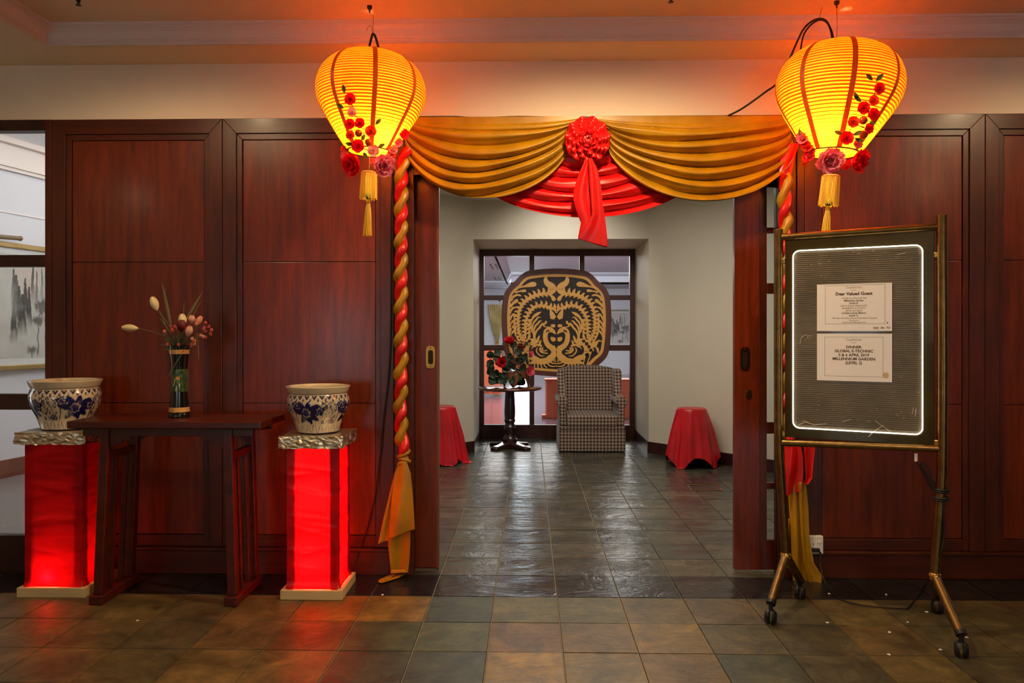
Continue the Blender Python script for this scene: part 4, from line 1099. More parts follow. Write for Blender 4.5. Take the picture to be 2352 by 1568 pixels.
# ------------------------------------------------------------------ twisted ropes
def rope(root, org, axis, Y, r, turns, phase=0.0):
    pts = catmull(axis, 12)
    L = [0]
    for a, b in zip(pts[:-1], pts[1:]): L.append(L[-1]+math.hypot(b[0]-a[0], b[1]-a[1]))
    for mat, ph, nm_ in ((REDC, phase, 'red_strand'), (GOLDC, phase+PI, 'gold_strand')):
        N = 260; path = []; rad = []
        for i in range(N+1):
            d = L[-1]*i/N; j = max(0, min(len(pts)-2, next((k for k in range(len(L)-1) if L[k+1] >= d), len(L)-2)))
            f = (d-L[j])/max(1e-6, L[j+1]-L[j]); px = pts[j][0]+(pts[j+1][0]-pts[j][0])*f; py = pts[j][1]+(pts[j+1][1]-pts[j][1])*f
            p = atY(px, py, Y); a = 2*PI*turns*i/N+ph
            p += Vector((math.cos(a), -math.sin(a), 0))*r*.62
            path.append(p); rad.append(r*(.88+.12*math.sin(4*PI*turns*i/N+ph)))
        m = MB(); k0 = 0; m.tube(path, rad, 14)
        # gathered pleats running along the strand
        n = 14
        for i in range(len(path)):
            c_ = path[i]
            for j in range(n):
                v = Vector(m.v[i*n+j]); q = 1+.13*math.sin(j*2*PI/n*5+i*.10); m.v[i*n+j] = tuple(c_+(v-c_)*q)
        m.build(nm_, mat, root, org, smooth=80)
YR = 3.745
o1 = atY(924, 360, YR)
rp = thing('twisted_drape', 'red and gold twisted cloth rope hanging left of the doorway with a gold tail', 'drape', tuple(o1), group='twisted ropes beside the doorway')
rope(rp, tuple(o1), [(934, 345), (926, 372), (922, 420), (921, 560), (921, 700), (921, 850), (920, 960), (924, 1010), (929, 1042)], YR, .0235, 9.3, .6)
k0_ = MB()
for i, (px, py, a) in enumerate(((926, 1044, .5), (929, 1056, -.3), (927, 1062, .35))):
    c_ = atY(px, py, YR); pts_ = [c_+Vector((.024*math.cos(t), -.024*math.sin(t), .010*math.sin(t+a*3))) for t in [2*PI*k/16 for k in range(17)]]
    k0_.tube(pts_, .010, 8)
k0_.ball(tuple(atY(928, 1052, YR)), .024, 12); k0_.build('knot', GOLDC, rp, tuple(o1), smooth=80)
band([(918, 936, 1058), (909, 946, 1085), (902, 950, 1130), (898, 953, 1180), (894, 955, 1222)], -.03, .010, GOLDC, 'upper_flap', rp, tuple(o1), YR, hem=(12, -10), seed=.4)
band([(916, 924, 1060), (905, 918, 1090), (893, 910, 1140), (880, 902, 1195), (869, 897, 1248)], -.005, .006, GOLDC, 'side_flap', rp, tuple(o1), YR, hem=(0, -8), seed=2)
band([(904, 944, 1150), (897, 944, 1200), (893, 943, 1250), (897, 941, 1290), (899, 938, 1312)], -.008, .014, GOLDC, 'lower_flap', rp, tuple(o1), YR, seed=3)
def floor_tail(xy, name, root, org):
    pass
ft = MB()
fpts = [((899, 1308), (938, 1306)), ((896, 1318), (937, 1316)), ((886, 1324), (918, 1326)), ((872, 1330), (892, 1334)), ((868, 1336), (876, 1339))]
def Pf(u, v):
    (a, b) = interp([l for l, r in fpts], v), interp([r for l, r in fpts], v)
    px, py = a[0]+(b[0]-a[0])*u, a[1]+(b[1]-a[1])*u
    if v < .25:
        p = atY(px, py, YR-.01-.05*v); return p
    z = .006+.010*abs(math.sin(u*PI*2))*(1-v)+.03*max(0, .5-v)
    p = atZ(px, py, z); return p
ft.grid(Pf, 14, 16).build('floor_tail', GOLDC, rp, tuple(o1), smooth=80, solid=.001)

o2 = atY(1803, 400, YR)
rp2 = thing('twisted_drape', 'red and gold twisted cloth rope hanging behind the sign stand with long gold tails', 'drape', tuple(o2), group='twisted ropes beside the doorway')
band([(1812, 1834, 330), (1800, 1828, 350), (1788, 1822, 375), (1787, 1818, 395), (1793, 1813, 412)], -.01, .009, REDC, 'gathered_bow', rp2, tuple(o2), YR, seed=1)
rope(rp2, tuple(o2), [(1803, 400), (1803, 430), (1803, 500), (1801, 560), (1797, 640), (1797, 760), (1797, 860), (1803, 960), (1815, 1020)], YR, .0235, 7.0, 2.4)
band([(1800, 1832, 1010), (1799, 1840, 1040), (1799, 1842, 1075), (1799, 1840, 1105), (1800, 1836, 1128)], -.022, .014, REDC, 'red_flap', rp2, tuple(o2), YR, seed=2, hem=(8, -2))
band([(1838, 1868, 1012), (1840, 1866, 1040), (1843, 1862, 1070), (1846, 1860, 1095), (1842, 1850, 1108)], -.03, .016, REDC, 'red_flap', rp2, tuple(o2), YR, seed=4)
band([(1806, 1830, 1100), (1812, 1838, 1150), (1816, 1842, 1220), (1818, 1850, 1290), (1820, 1862, 1338)], -.004, .012, GOLDC, 'gold_tail', rp2, tuple(o2), YR, seed=1, hem=(-6, 6))
band([(1830, 1847, 1105), (1832, 1853, 1160), (1836, 1856, 1230), (1842, 1866, 1290), (1850, 1884, 1318), (1858, 1882, 1346)], -.018, .010, GOLDC, 'gold_tail', rp2, tuple(o2), YR, seed=3)
band([(1798, 1812, 1190), (1797, 1812, 1240), (1798, 1813, 1285), (1802, 1812, 1302)], -.006, .006, GOLDC, 'gold_tail', rp2, tuple(o2), YR, seed=5)
cb2 = MB().tube([atY(x, y, YW-.012) for x, y in catmull([(904, 330), (899, 480), (898, 740), (893, 860), (884, 940), (874, 1040), (862, 1140), (842, 1220), (818, 1290)], 6)], .004, 6).build('black_cable', BLACK, None, tuple(atY(880, 1000, YW-.012)), smooth=80)
tag(cb2, 'black power cable hanging down the wood panel beside the left twisted rope', 'cable')

# ------------------------------------------------------------------ lanterns
def shade_mat():
    m, nt, b = nodes('lantern_paper')
    n = mk_noise(nt, 9, 4, .6)
    c = ramp(nt, n.outputs[0], [(.3, lin((248, 124, 11))), (.7, lin((253, 143, 20)))])
    nt.links.new(c.outputs[0], b.inputs['Base Color']); b.inputs['Roughness'].default_value = .6
    t = nt.nodes.new('ShaderNodeBsdfTranslucent'); nt.links.new(c.outputs[0], t.inputs['Color'])
    mx = nt.nodes.new('ShaderNodeMixShader'); mx.inputs[0].default_value = .62
    nt.links.new(b.outputs[0], mx.inputs[1]); nt.links.new(t.outputs[0], mx.inputs[2])
    nt.links.new(mx.outputs[0], nt.nodes['Material Output'].inputs[0]); return m
SHADE = shade_mat()
def transl(name, rgb, tr=.4):
    m, nt, b = nodes(name); n = mk_noise(nt, 30, 3); c = lin(rgb)
    r = ramp(nt, n.outputs[0], [(.3, tuple(v*.8 for v in c)), (.7, tuple(min(1, v*1.15) for v in c))])
    nt.links.new(r.outputs[0], b.inputs['Base Color']); b.inputs['Roughness'].default_value = .6
    t = nt.nodes.new('ShaderNodeBsdfTranslucent'); nt.links.new(r.outputs[0], t.inputs['Color'])
    mx = nt.nodes.new('ShaderNodeMixShader'); mx.inputs[0].default_value = tr
    nt.links.new(b.outputs[0], mx.inputs[1]); nt.links.new(t.outputs[0], mx.inputs[2])
    nt.links.new(mx.outputs[0], nt.nodes['Material Output'].inputs[0]); return m
PK = transl('pink_silk', (255, 150, 170), .5); PK2 = transl('pale_pink_silk', (255, 196, 190), .5); RD = transl('red_silk', (244, 22, 44), .5); RO = transl('coral_silk', (250, 84, 50), .5); LF = transl('green_leaf', (70, 96, 40), .25)
BERRY = plain('orange_berry', (200, 70, 20), .25); YTAS = plain('yellow_tassel', (232, 178, 22), .6, var=.3, scale=60, vscale=(1, 1, .05)); JADE = plain('jade_bead', (30, 150, 60), .2); TAPE = transl('lantern_tape', (158, 72, 12), .28)
lprof = [(.088, .438), (.135, .432), (.185, .405), (.225, .363), (.246, .310), (.249, .262), (.238, .215), (.212, .165), (.180, .115), (.148, .065), (.118, .02), (.102, 0)]
lp_f = catmull(lprof, 10)
def lr(z):
    for (a, b), (c_, d_) in zip(lp_f[:-1], lp_f[1:]):
        if d_ <= z <= b: return a+(c_-a)*((b-z)/max(1e-6, b-d_))
    return .1
def petal(m, c, R, L, wd, tilt, curl, rnd, z0=0):
    """petal growing from c; R rotation matrix (z = flower axis)"""
    ph = rnd.uniform(0, 6)
    def P(u, v):
        uu = (u-.5)*2
        w_ = wd*(math.sin(PI*(.12+.72*v))**.7)
        r = L*v
        x = uu*w_*.5
        a = tilt+curl*v
        y = math.sin(a)*r; z = math.cos(a)*r
        z += .10*L*uu*uu*math.cos(a)-.0; y -= .15*L*uu*uu*math.sin(a)*0
        z += .07*L*math.sin(uu*5+ph)*v**3; y += .05*L*math.sin(uu*7+ph)*v**3
        return (x, y, z)
    k = len(m.v); m.grid(P, 6, 6)
    for i in range(k, len(m.v)):
        m.v[i] = tuple(R @ (Vector(m.v[i])+Vector((0, 0, z0)))+c)
def peony(name, parent, c, axis, rad, mo, mi, seed, layers=((9, 1.0, 1.25), (8, .88, .95), (7, .70, .62), (6, .5, .36), (4, .34, .14))):
    rnd = random.Random(seed); Q = Vector(axis).to_track_quat('Z', 'Y').to_matrix()
    core = MB().ball(tuple(c), rad*.22, 10).build(name, mi, parent, smooth=60)
    for li, (n, sz, tilt) in enumerate(layers):
        for k in range(n):
            a = 2*PI*(k+.5*(li % 2)+rnd.uniform(-.12, .12))/n
            Rz = Matrix.Rotation(a, 3, 'Z'); m = MB()
            petal(m, Vector(c), Q @ Rz, rad*sz*rnd.uniform(.92, 1.08), rad*sz*.95, tilt+rnd.uniform(-.08, .08), -.30, rnd)
            m.build('petal', mo if (li < 3 or rnd.random() < .3) else mi, core, smooth=80)
    return core
def blossom(parent, c, axis, rad, mat, seed):
    rnd = random.Random(seed); Q = Vector(axis).to_track_quat('Z', 'Y').to_matrix(); m = MB()
    for li, (n, sz, tl) in enumerate(((5, 1, 1.2), (5, .7, .6))):
        for k in range(n):
            petal(m, Vector(c), Q @ Matrix.Rotation(2*PI*(k+li*.5)/n, 3, 'Z'), rad*sz, rad*sz*1.15, tl, -.2, rnd)
    m.ball(tuple(Vector(c)+Q @ Vector((0, 0, rad*.2))), rad*.22, 6)
    m.build('blossom', mat, parent, smooth=80)
def leafm(parent, c, ang, L, Q=None):
    m = MB(); d = Vector((math.cos(ang), -.25, math.sin(ang))).normalized(); n_ = Vector((-d.z, 0, d.x)).normalized()
    m.grid(lambda u, v: Vector(c)+d*L*v+n_*(u-.5)*L*.5*math.sin(PI*min(1, v*.94+.03))+Vector((0, -.004*abs(u-.5)*2, 0)), 4, 6)
    m.build('leaf', LF, parent, smooth=80)
def lantern(label, px, pyt, Y, diam, roll, flowers, bl, lf, berries, peonies, bulb, watts, side_bl):
    sc = diam/.498
    base = atY(px, pyt, Y)       # bottom ring centre
    t = thing('lantern', label, 'lantern', tuple(base), (0, roll, 0), group='yellow paper lanterns'); t.scale = (sc,)*3
    # ribbed shade
    nr = 36; prof_ = []
    H = .438
    zz = np.linspace(0, H, nr*4+1)
    for i, z in enumerate(zz):
        r = lr(z); q = abs(math.sin(PI*i/4)); prof_.append((r-.0032*(1-q), z))
    MB().lathe(prof_, 96, capb=False, capt=False).build('shade', SHADE, t, smooth=50)
    rm = MB()
    for i in range(0, nr*4+1, 4):
        r = lr(zz[i])-.0035; rm.tube([(r*math.cos(a), r*math.sin(a), zz[i]) for a in [2*PI*k/48 for k in range(49)]], .0011, 4, cap=False)
    w_ = rm.build('wire_hoops', plain('hoop_wire', (120, 80, 30), .5), t, smooth=60)
    for k in range(8):
        a0 = 2*PI*k/8+bulb[3]; m = MB()
        def P(u, v): 
            z = H*(1-v); r = lr(z)+.0022; a = a0+(u-.5)*.020/max(.09, r)
            return (r*math.cos(a), r*math.sin(a), z)
        m.grid(P, 2, 60).build('tape_band', TAPE, t, smooth=60)
    MB().tube([(.090*math.cos(a), .090*math.sin(a), H) for a in [2*PI*k/40 for k in range(41)]], .0035, 8, cap=False).build('top_ring', BRASSD, t, smooth=60)
    MB().tube([(.100*math.cos(a), .100*math.sin(a), 0) for a in [2*PI*k/40 for k in range(41)]], .0035, 8, cap=False).build('bottom_ring', BRASSD, t, smooth=60)
    MB().tube([(-.09, 0, H), (0, 0, H+.012), (.09, 0, H)], .003, 6).build('carrying_wire', BLACK, t)
    # bulb
    bx, by, bz, _ = bulb
    MB().tube([(bx, by, H), (bx, by, bz+.075)], .003, 6).build('bulb_cord', BLACK, t)
    MB().lathe([(.013, .04), (.014, .06), (.012, .078)], 14, (bx, by, bz)).build('bulb_socket', plain('white_plastic', (220, 220, 214), .4), t, smooth=50)
    bb = MB().ball((bx, by, bz), .030, 18).build('bulb', emit('bulb_glow', (1, .74, .40), 560), t, smooth=80)
    MB().lathe([(.010, H+.006), (.060, H+.003), (.0895, H+.0005)], 40, capb=False, capt=False).build('top_diffuser', SHADE, t, smooth=60)  # added diffuser over the open top, softens the light on the ceiling
    MB().lathe([(.045, -.001), (.1005, .0)], 40, capb=False, capt=False).build('bottom_diffuser', SHADE, t, smooth=60)  # added diffuser across the bottom ring, softens the downward light
    def surf(dx, z, off=.004, back=False):
        r = lr(max(0.0, min(H, z))); x = max(-r*.99, min(r*.99, dx)); y = -math.sqrt(r*r-x*x); n_ = Vector((x, y, -.15*r)).normalized()
        return Vector((x, y, z))+n_*off, n_
    k_ = Y/F/sc
    def loc(pxx, pyy):
        # picture position -> lantern local (undo roll)
        p = atY(pxx, pyy, Y-.12)-Vector(base); x, z = p.x/sc, p.z/sc
        return x*math.cos(roll)-z*math.sin(roll), x*math.sin(roll)+z*math.cos(roll)
    for i, (pxx, pyy, mt, r) in enumerate(bl):
        x, z = loc(pxx, pyy); c, n_ = surf(x, z, .010); blossom(t, c, n_+Vector((0, -.5, 0)), r*1.7, mt, i)
    for pxx, pyy, an in lf:
        x, z = loc(pxx, pyy); c, n_ = surf(x, z, .010); leafm(t, c, math.radians(an), .036)
    for pxx, pyy in berries:
        x, z = loc(pxx, pyy); c, n_ = surf(x, z, .012); MB().ball(tuple(c), .0165, 12).build('berry', BERRY, t, smooth=80)
    if len(bl) > 3:
        pts_ = []
        for pxx, pyy, mt, r in sorted(bl, key=lambda q: q[1]):
            x, z = loc(pxx, pyy); c, n_ = surf(x, z, .003); pts_.append(tuple(c))
        MB().tube(catmull(pts_, 4), .0018, 5).build('twig', plain('brown_twig', (70, 50, 30), .7), t)
    for pxx, pyy, mt, r in side_bl:
        x, z = loc(pxx, pyy); rr2 = lr(max(0, z)); c = Vector((math.copysign(rr2, x), -.02, z)); blossom(t, c, Vector((x, -.3, -.02)), r*1.6, mt, int(pxx*3+pyy))
    for i, (pxx, pyy, ax, r, mo, mi, yy) in enumerate(peonies):
        x, z = loc(pxx, pyy); peony('peony', t, Vector((x, yy, z)), ax, r, mo, mi, i+3)
    # fringe, bead, tassel
    f = MB(); rg = random.Random(2)
    zf0 = -.098
    MB().tube([(.033*math.cos(a), .033*math.sin(a), zf0) for a in [2*PI*k/20 for k in range(21)]], .004, 6, cap=False).build('fringe_ring', plain('orange_ring', (230, 120, 30), .4), t)
    for k in range(46):
        a = 2*PI*k/46; x, y = .034*math.cos(a), .034*math.sin(a); e = rg.uniform(-.006, .002)
        f.tube([(x, y, zf0+.002), (x*1.06+rg.uniform(-.001, .001), y*1.06, zf0-.06), (x*1.1+rg.uniform(-.002, .002), y*1.1, zf0-.118+e)], .0021, 5)
    f.build('fringe', YTAS, t, smooth=60)
    MB().tube([(0, 0, .0), (0, 0, -.21)], .0016, 6).build('tassel_cord', BRASSD, t)
    MB().ball((0, 0, -.206), .0165, 14, (1, 1, .85)).build('bead', JADE, t, smooth=80)
    f = MB().ball((0, 0, -.232), .011, 10)
    for k in range(60):
        a = 2*PI*k*.618; q = math.sqrt((k+.5)/60); x, y = math.cos(a)*q, math.sin(a)*q; e = rg.uniform(-.006, .003)
        f.tube([(x*.007, y*.007, -.236), (x*.013, y*.013, -.27), (x*.021, y*.021, -.385+e)], .0017, 5)
    f.build('tassel', YTAS, t, smooth=60)
    # back flowers of the ring
    for k, a in enumerate((40, 90, 140)):
        aa = math.radians(a); blossom(t, Vector((.1*math.cos(aa), .1*math.sin(aa), -.02)), Vector((math.cos(aa), math.sin(aa), 0)), .03, (RD, PK, RO)[k], 30+k)
    return t, sc, base
def cl(cx, cy): return (680+cx/3.1375, 60+cy/3.1375)
def cr_(cx, cy): return (1820+cx/7.125, 200+cy/7.125)
YL1, YL2 = 3.40, 3.42
blL = [(*cl(440, 580), RD, .017), (*cl(440, 655), PK2, .014), (*cl(418, 725), RD, .016), (*cl(483, 722), RD, .015), (*cl(410, 790), RO, .014), (*cl(545, 770), RO, .017), (*cl(455, 860), RD, .020), (*cl(545, 890), PK2, .018)]
lfL = [(*cl(400, 540), 100), (*cl(380, 628), 150), (*cl(580, 725), 40), (*cl(475, 830), 60), (*cl(485, 905), -60), (*cl(575, 860), 20), (*cl(415, 850), 170)]
lt1, sc1, b1 = lantern('glowing yellow paper lantern hanging left of the doorway', 849, 348, YL1, .500, math.radians(1.5), None, blL, lfL, [cl(463, 780), cl(520, 835)],
   [(*cl(420, 985), (-.45, -.8, -.35), .062, RD, RO, -.105), (*cl(625, 1000), (.35, -.9, -.15), .058, PK, RD, -.105)], (.045, -.03, .085, .28), 95,
   [(*cl(312, 850), RO, .016), (*cl(325, 900), PK, .016), (*cl(840, 740), RD, .018), (*cl(800, 800), PK, .015), (*cl(770, 850), PK2, .016), (*cl(735, 890), RO, .016)])
blR = [(*cr_(1145, 190), RD, .015), (*cr_(1100, 350), RO, .014), (*cr_(970, 455), RD, .017), (*cr_(1150, 530), RD, .017), (*cr_(870, 640), RO, .015), (*cr_(1140, 715), RD, .014), (*cr_(830, 860), RD, .018), (*cr_(1020, 930), PK, .014)]
lfR = [(*cr_(1040, 80), 150), (*cr_(1090, 90), 50), (*cr_(880, 350), 130), (*cr_(930, 370), 150), (*cr_(1260, 600), 95), (*cr_(1270, 610), 200), (*cr_(760, 800), 170), (*cr_(930, 820), 30), (*cr_(960, 860), -20), (*cr_(130, 690), 95), (*cr_(300, 960), 60)]
lt2, sc2, b2 = lantern('glowing yellow paper lantern hanging above the sign stand', 1913, 352, YL2, .548, math.radians(5.0), None, blR, lfR, [cr_(1030, 610), cr_(1090, 800)],
   [(*cr_(600, 1210), (-.1, -1, -.15), .060, PK, PK2, -.105), (*cr_(1060, 1180), (.55, -.75, -.2), .056, RD, PK, -.085)], (-.02, -.04, .095, .62), 110,
   [(*cr_(20, 720), PK, .018), (*cr_(60, 790), RD, .016), (*cr_(150, 860), RO, .018), (*cr_(140, 940), RD, .017), (*cr_(230, 1030), RD, .016), (*cr_(300, 1010), PK2, .013)])
# hangers
def cable(name, label, pts, Y, r, cat='cable', mat=BLACK, closed=False):
    q = catmull(pts, 8); P = []
    for i, p in enumerate(q):
        Yc = Y if not callable(Y) else Y(i/(len(q)-1)); P.append(atY(p[0], p[1], Yc))
    o = MB().tube(P, r, 8).build(name, mat, None, tuple(P[0]), smooth=80); return tag(o, label, cat)
def hook(label, px, py, ptop, Yh, pts):
    t = thing('ceiling_hook', label, 'hook', tuple(atY(px, py, Yh)))
    O = tuple(atY(px, py, Yh)); MB().tube([atY(a, b, Yh) for a, b in pts], .0011, 6).build('wire', plain('hanging_wire', (90, 70, 50), .4, 1), t, O)
    c = atY(px, py, Yh); MB().lathe([(.012, .0), (.011, -.012), (.004, -.018), (.003, -.03)], 12, (c.x, c.y, zc)).build('hook_base', BLACK, t, O)
hook('small dark hook and wire in the ceiling above the left lantern', 849, 8, None, 3.36, [(848, 12), (850, 32), (858, 36), (857, 60), (857, 76)])
cable('lantern_strap', 'black looped strap holding up the left lantern', [(845, 126), (849, 104), (854, 84), (857, 78), (862, 84), (868, 104), (873, 128)], 3.38, .0055, 'strap')
cable('wire_hook', 'thin bent wire hook at the top of the left strap', [(842, 70), (847, 61), (852, 60), (854, 68), (856, 78)], 3.38, .001, 'hook', MATS['hanging_wire'])
hook('small dark hook and wire in the ceiling above the right lantern', 1922, 6, None, 3.36, [(1922, 14), (1923, 60), (1922, 100), (1921, 114)])
cable('thin_wire', 'short thin wire tied to the cable loop above the right lantern', [(1889, 16), (1884, 32), (1883, 42)], 3.36, .0009, 'wire', MATS['hanging_wire'])
cable('power_cable', 'thick black cable arching over the right lantern and down to the swag', [(1914, 118), (1912, 90), (1907, 66), (1897, 48), (1882, 43), (1862, 51), (1845, 68), (1830, 98), (1812, 140), (1795, 178), (1780, 196), (1760, 210), (1730, 232), (1700, 252), (1672, 266)], lambda t: 3.40 if t < .4 else 3.40+(t-.4)/.6*.36, .0048)
cable('power_cable', 'second black cable looped down behind the right lantern', [(1917, 116), (1915, 92), (1909, 68), (1898, 51), (1883, 46), (1864, 56), (1847, 78), (1840, 108), (1837, 146)], 3.42, .004)
hs = atY(1912, 117, 3.4)
# sprinklers
for px, py, lb in ((180, 4, 'small dark sprinkler head in the ceiling at the upper left'), (1541, -3, 'small dark sprinkler head at the top of the frame right of the swags')):
    c = atZ(px, py, zc-.02); t = thing('sprinkler', lb, 'sprinkler', (c.x, c.y, zc))
    MB().lathe([(.022, 0), (.022, -.004), (.009, -.006), (.009, -.020), (.004, -.024), (.004, -.032), (.012, -.034), (.012, -.036)], 14).build('head', plain('sprinkler_metal', (60, 52, 44), .4, .8), t)

# ------------------------------------------------------------------ sign stand
Lp = Vector((X(1788, 3.35), 3.35, 0)); Rp = Vector((X(2163, 3.07), 3.07, 0))
bd = (Rp-Lp); BWd = bd.length; bd.normalize(); bang = math.atan2(bd.y, bd.x); bn = Vector((bd.y, -bd.x, 0))   # bn: towards the viewer
sO = (Lp+Rp)/2
def onb(px, py, off=0.0):
    """point of the board plane hit by the picture point -> local (x along, y depth, z)"""
    d = ray(px, py); o_ = Vector((0, 0, CH)); p0 = Lp+bn*off; t = (p0-o_).dot(bn)/d.dot(bn); p = o_+d*t; q = p-sO
    return Vector((q.dot(bd), -off, p.z))
st = thing('sign_stand', 'brass wheeled sign stand with an edge-lit display board right of the doorway', 'sign stand', (sO.x, sO.y, 0), (0, 0, bang))
def w2l(p): q = Vector(p)-Vector((sO.x, sO.y, 0)); return Vector((q.x*bd.x+q.y*bd.y, -(q.x*bn.x+q.y*bn.y), q.z))
rPost = .020
def post(pts): return [w2l(p) for p in pts]
zL = lambda py: Zt(py, 1790, 3.35)
zR = lambda py: Zt(py, 2163, 3.07)
hL = .24
lp_ = [atY(1788, 527, 3.35), atY(1788, 800, 3.35), atY(1789, 1020, 3.35), atY(1792, 1070, 3.35), atY(1800, 1200, 3.35), atY(1805, 1275, 3.35)]
rp_ = [atY(2163, 494, 3.07), atY(2165, 800, 3.07), atY(2164, 1050, 3.07), atY(2162, 1110, 3.07), atY(2154, 1220, 3.07), atY(2147, 1322, 3.07)]
for P_, fr, rr3 in ((lp_, (X(1772, 3.21), 3.21), (1.27, 3.50)), (rp_, (X(2205, 2.90), 2.90), (X(2153, 3.33), 3.33))):
    q = [w2l(p) for p in P_]
    pm = MB().tube(catmull([tuple(v) for v in q], 6), rPost, 16).build('post', BRASS, st, smooth=60)
    MB().ball(tuple(q[0]+Vector((0, 0, -.004))), rPost*1.03, 14, (1, 1, .45)).build('cap', BRASS, pm, smooth=60)
    e = q[-1]
    MB().ball(tuple(e), rPost*1.22, 16).build('elbow_joint', BRIGHTB, st, smooth=60)
    for fx, fy in (fr, rr3):
        tip = w2l((fx, fy, .092))
        lg = MB().tube([e, e.lerp(tip, .5), tip], rPost*.95, 14).build('leg', BRASSD, st, smooth=60)
        dn = (tip-e).normalized()
        MB().tube([tip-dn*.002, tip+dn*.014], rPost*1.02, 14).build('end_cap', BLACK, lg, smooth=60)
        cst = MB(); bx_ = tip+Vector((0, 0, -.058))+dn*.012
        for sx in (-1, 1):
            cst.tube([bx_+Vector((sx*.006, 0, 0)), bx_+Vector((sx*.012, 0, 0)), bx_+Vector((sx*.024, 0, 0))], [.033, .032, .020], 20)
        cst.tube([tip+dn*.008, tip+dn*.012+Vector((0, 0, -.03))], .009, 10)
        cst.build('caster', BLACK, st, smooth=50)
def rail(z0, z1, px0, px1):
    a = onb(px0, z0); b_ = onb(px1, z1)
    MB().tube([a, b_], .0155, 14).build('cross_rail', BRASS, st, smooth=60)
rail(545, 520, 1792, 2160)
rail(1016, 1030, 1792, 2160)
g0 = onb(1801, 549, 0); g1 = onb(2150, 522, 0); g2 = onb(2150, 1022, 0); g3 = onb(1801, 1008, 0)
gx0, gx1 = -BWd/2+.028, BWd/2-.026; gz1 = (g0.z+g1.z)/2-.003; gz0 = (g2.z+g3.z)/2+.003
m, nt, b = nodes('mirror_glass'); n_ = mk_noise(nt, 3, 3)
r_ = ramp(nt, n_.outputs[0], [(.3, lin((62, 50, 24))), (.7, lin((86, 72, 36)))]); nt.links.new(r_.outputs[0], b.inputs['Base Color'])
b.inputs['Roughness'].default_value = .12; b.inputs['Metallic'].default_value = .55; b.inputs['Coat Weight'].default_value = .6; b.inputs['Coat Roughness'].default_value = .03
MIR = m
MB().box(gx0, gx1, -.004, .020, gz0, gz1).build('tinted_glass_panel', MIR, st, bevel=.002)
for zz in (onb(1795, 600).z, onb(1795, 995).z):
    for sx in (-1, 1):
        MB().box(sx*BWd/2-sx*.012-.016, sx*BWd/2-sx*.012+.016, -.010, .012, zz-.012, zz+.012).build('clamp', BRIGHTB, st, bevel=.003)
i0 = onb(1822, 578); i1 = onb(2120, 985)
ix0, ix1 = onb(1822, 780).x, onb(2119, 780).x; iz1 = (onb(1850, 576).z+onb(2090, 563).z)/2; iz0 = (onb(1850, 984).z+onb(2090, 995).z)/2
def rrect(x0, x1, z0, z1, r, n=8):
    P = []
    for cx_, cz_, a in ((x1-r, z1-r, 0), (x0+r, z1-r, 90), (x0+r, z0+r, 180), (x1-r, z0+r, 270)):
        for k in range(n+1): aa = math.radians(a+90*k/n); P.append((cx_+r*math.cos(aa), cz_+r*math.sin(aa)))
    return P
# ribbed light board
RB = nodes('ribbed_acrylic'); m, nt, b = RB
n_ = mk_noise(nt, 6, 4); r_ = ramp(nt, n_.outputs[0], [(.3, lin((98, 90, 72))), (.7, lin((128, 118, 98)))]); nt.links.new(r_.outputs[0], b.inputs['Base Color'])
b.inputs['Roughness'].default_value = .32; b.inputs['Coat Weight'].default_value = .4; b.inputs['Coat Roughness'].default_value = .06
rib = MB(); rib.prism(rrect(ix0, ix1, iz0, iz1, .028), -.0065, -.004)
rib.build('light_board', m, st)
rb = MB(); nrib = 88; 
for k in range(nrib):
    z = iz0+.012+(iz1-iz0-.024)*k/(nrib-1); ins = .004 if .03 < z-iz0 < iz1-iz0-.03 else .016
    hh = .0016
    rb.add([(ix0+ins, -.0065, z-hh), (ix1-ins, -.0065, z-hh), (ix1-ins, -.0065, z+hh), (ix0+ins, -.0065, z+hh), (ix0+ins, -.0092, z), (ix1-ins, -.0092, z)], [(0, 1, 5, 4), (4, 5, 2, 3), (0, 4, 3), (1, 2, 5)])
rb.build('ribs', m, st)
ro_ = rrect(ix0, ix1, iz0, iz1, .028); tubep = [(x, -.010, z) for x, z in ro_]; tubep.append(tubep[0])
MB().tube(tubep, .0022, 8, cap=False).build('edge_light', emit('edge_led', (1, .93, .80), 5.5), st, smooth=80)
# scratches on the board
sc_ = MB(); rg = random.Random(8)
def scr_line(pts, w_=.0008): sc_.tube([tuple(Vector((p.x, -.0098, p.z))) for p in [onb(a, b_) for a, b_ in pts]], w_, 4)
for pts in ([(1838, 790), (1841, 775), (1852, 768), (1862, 776), (1848, 782), (1858, 770), (1868, 772)], [(1995, 1002), (2010, 988), (2030, 975)], [(2010, 965), (2030, 980), (2045, 990)], [(1835, 975), (1850, 968), (1862, 972)], [(1845, 965), (1870, 975), (1900, 972)], [(1935, 968), (1955, 962)],
            [(1880, 606), (1888, 607)], [(2095, 950), (2098, 935)], [(2102, 955), (2104, 938)], [(2060, 585), (2080, 581)]): scr_line(pts)
for _ in range(50):
    a, b_ = rg.uniform(1832, 2110), rg.choice([rg.uniform(575, 640), rg.uniform(900, 975), rg.uniform(575, 975)]); scr_line([(a, b_), (a+rg.uniform(1, 6), b_+rg.uniform(-1.5, 1.5))], .0006)
so_ = sc_.build('scratches', plain('scratch_white', (236, 226, 200), .6, var=.02), st); so_['kind'] = 'stuff'
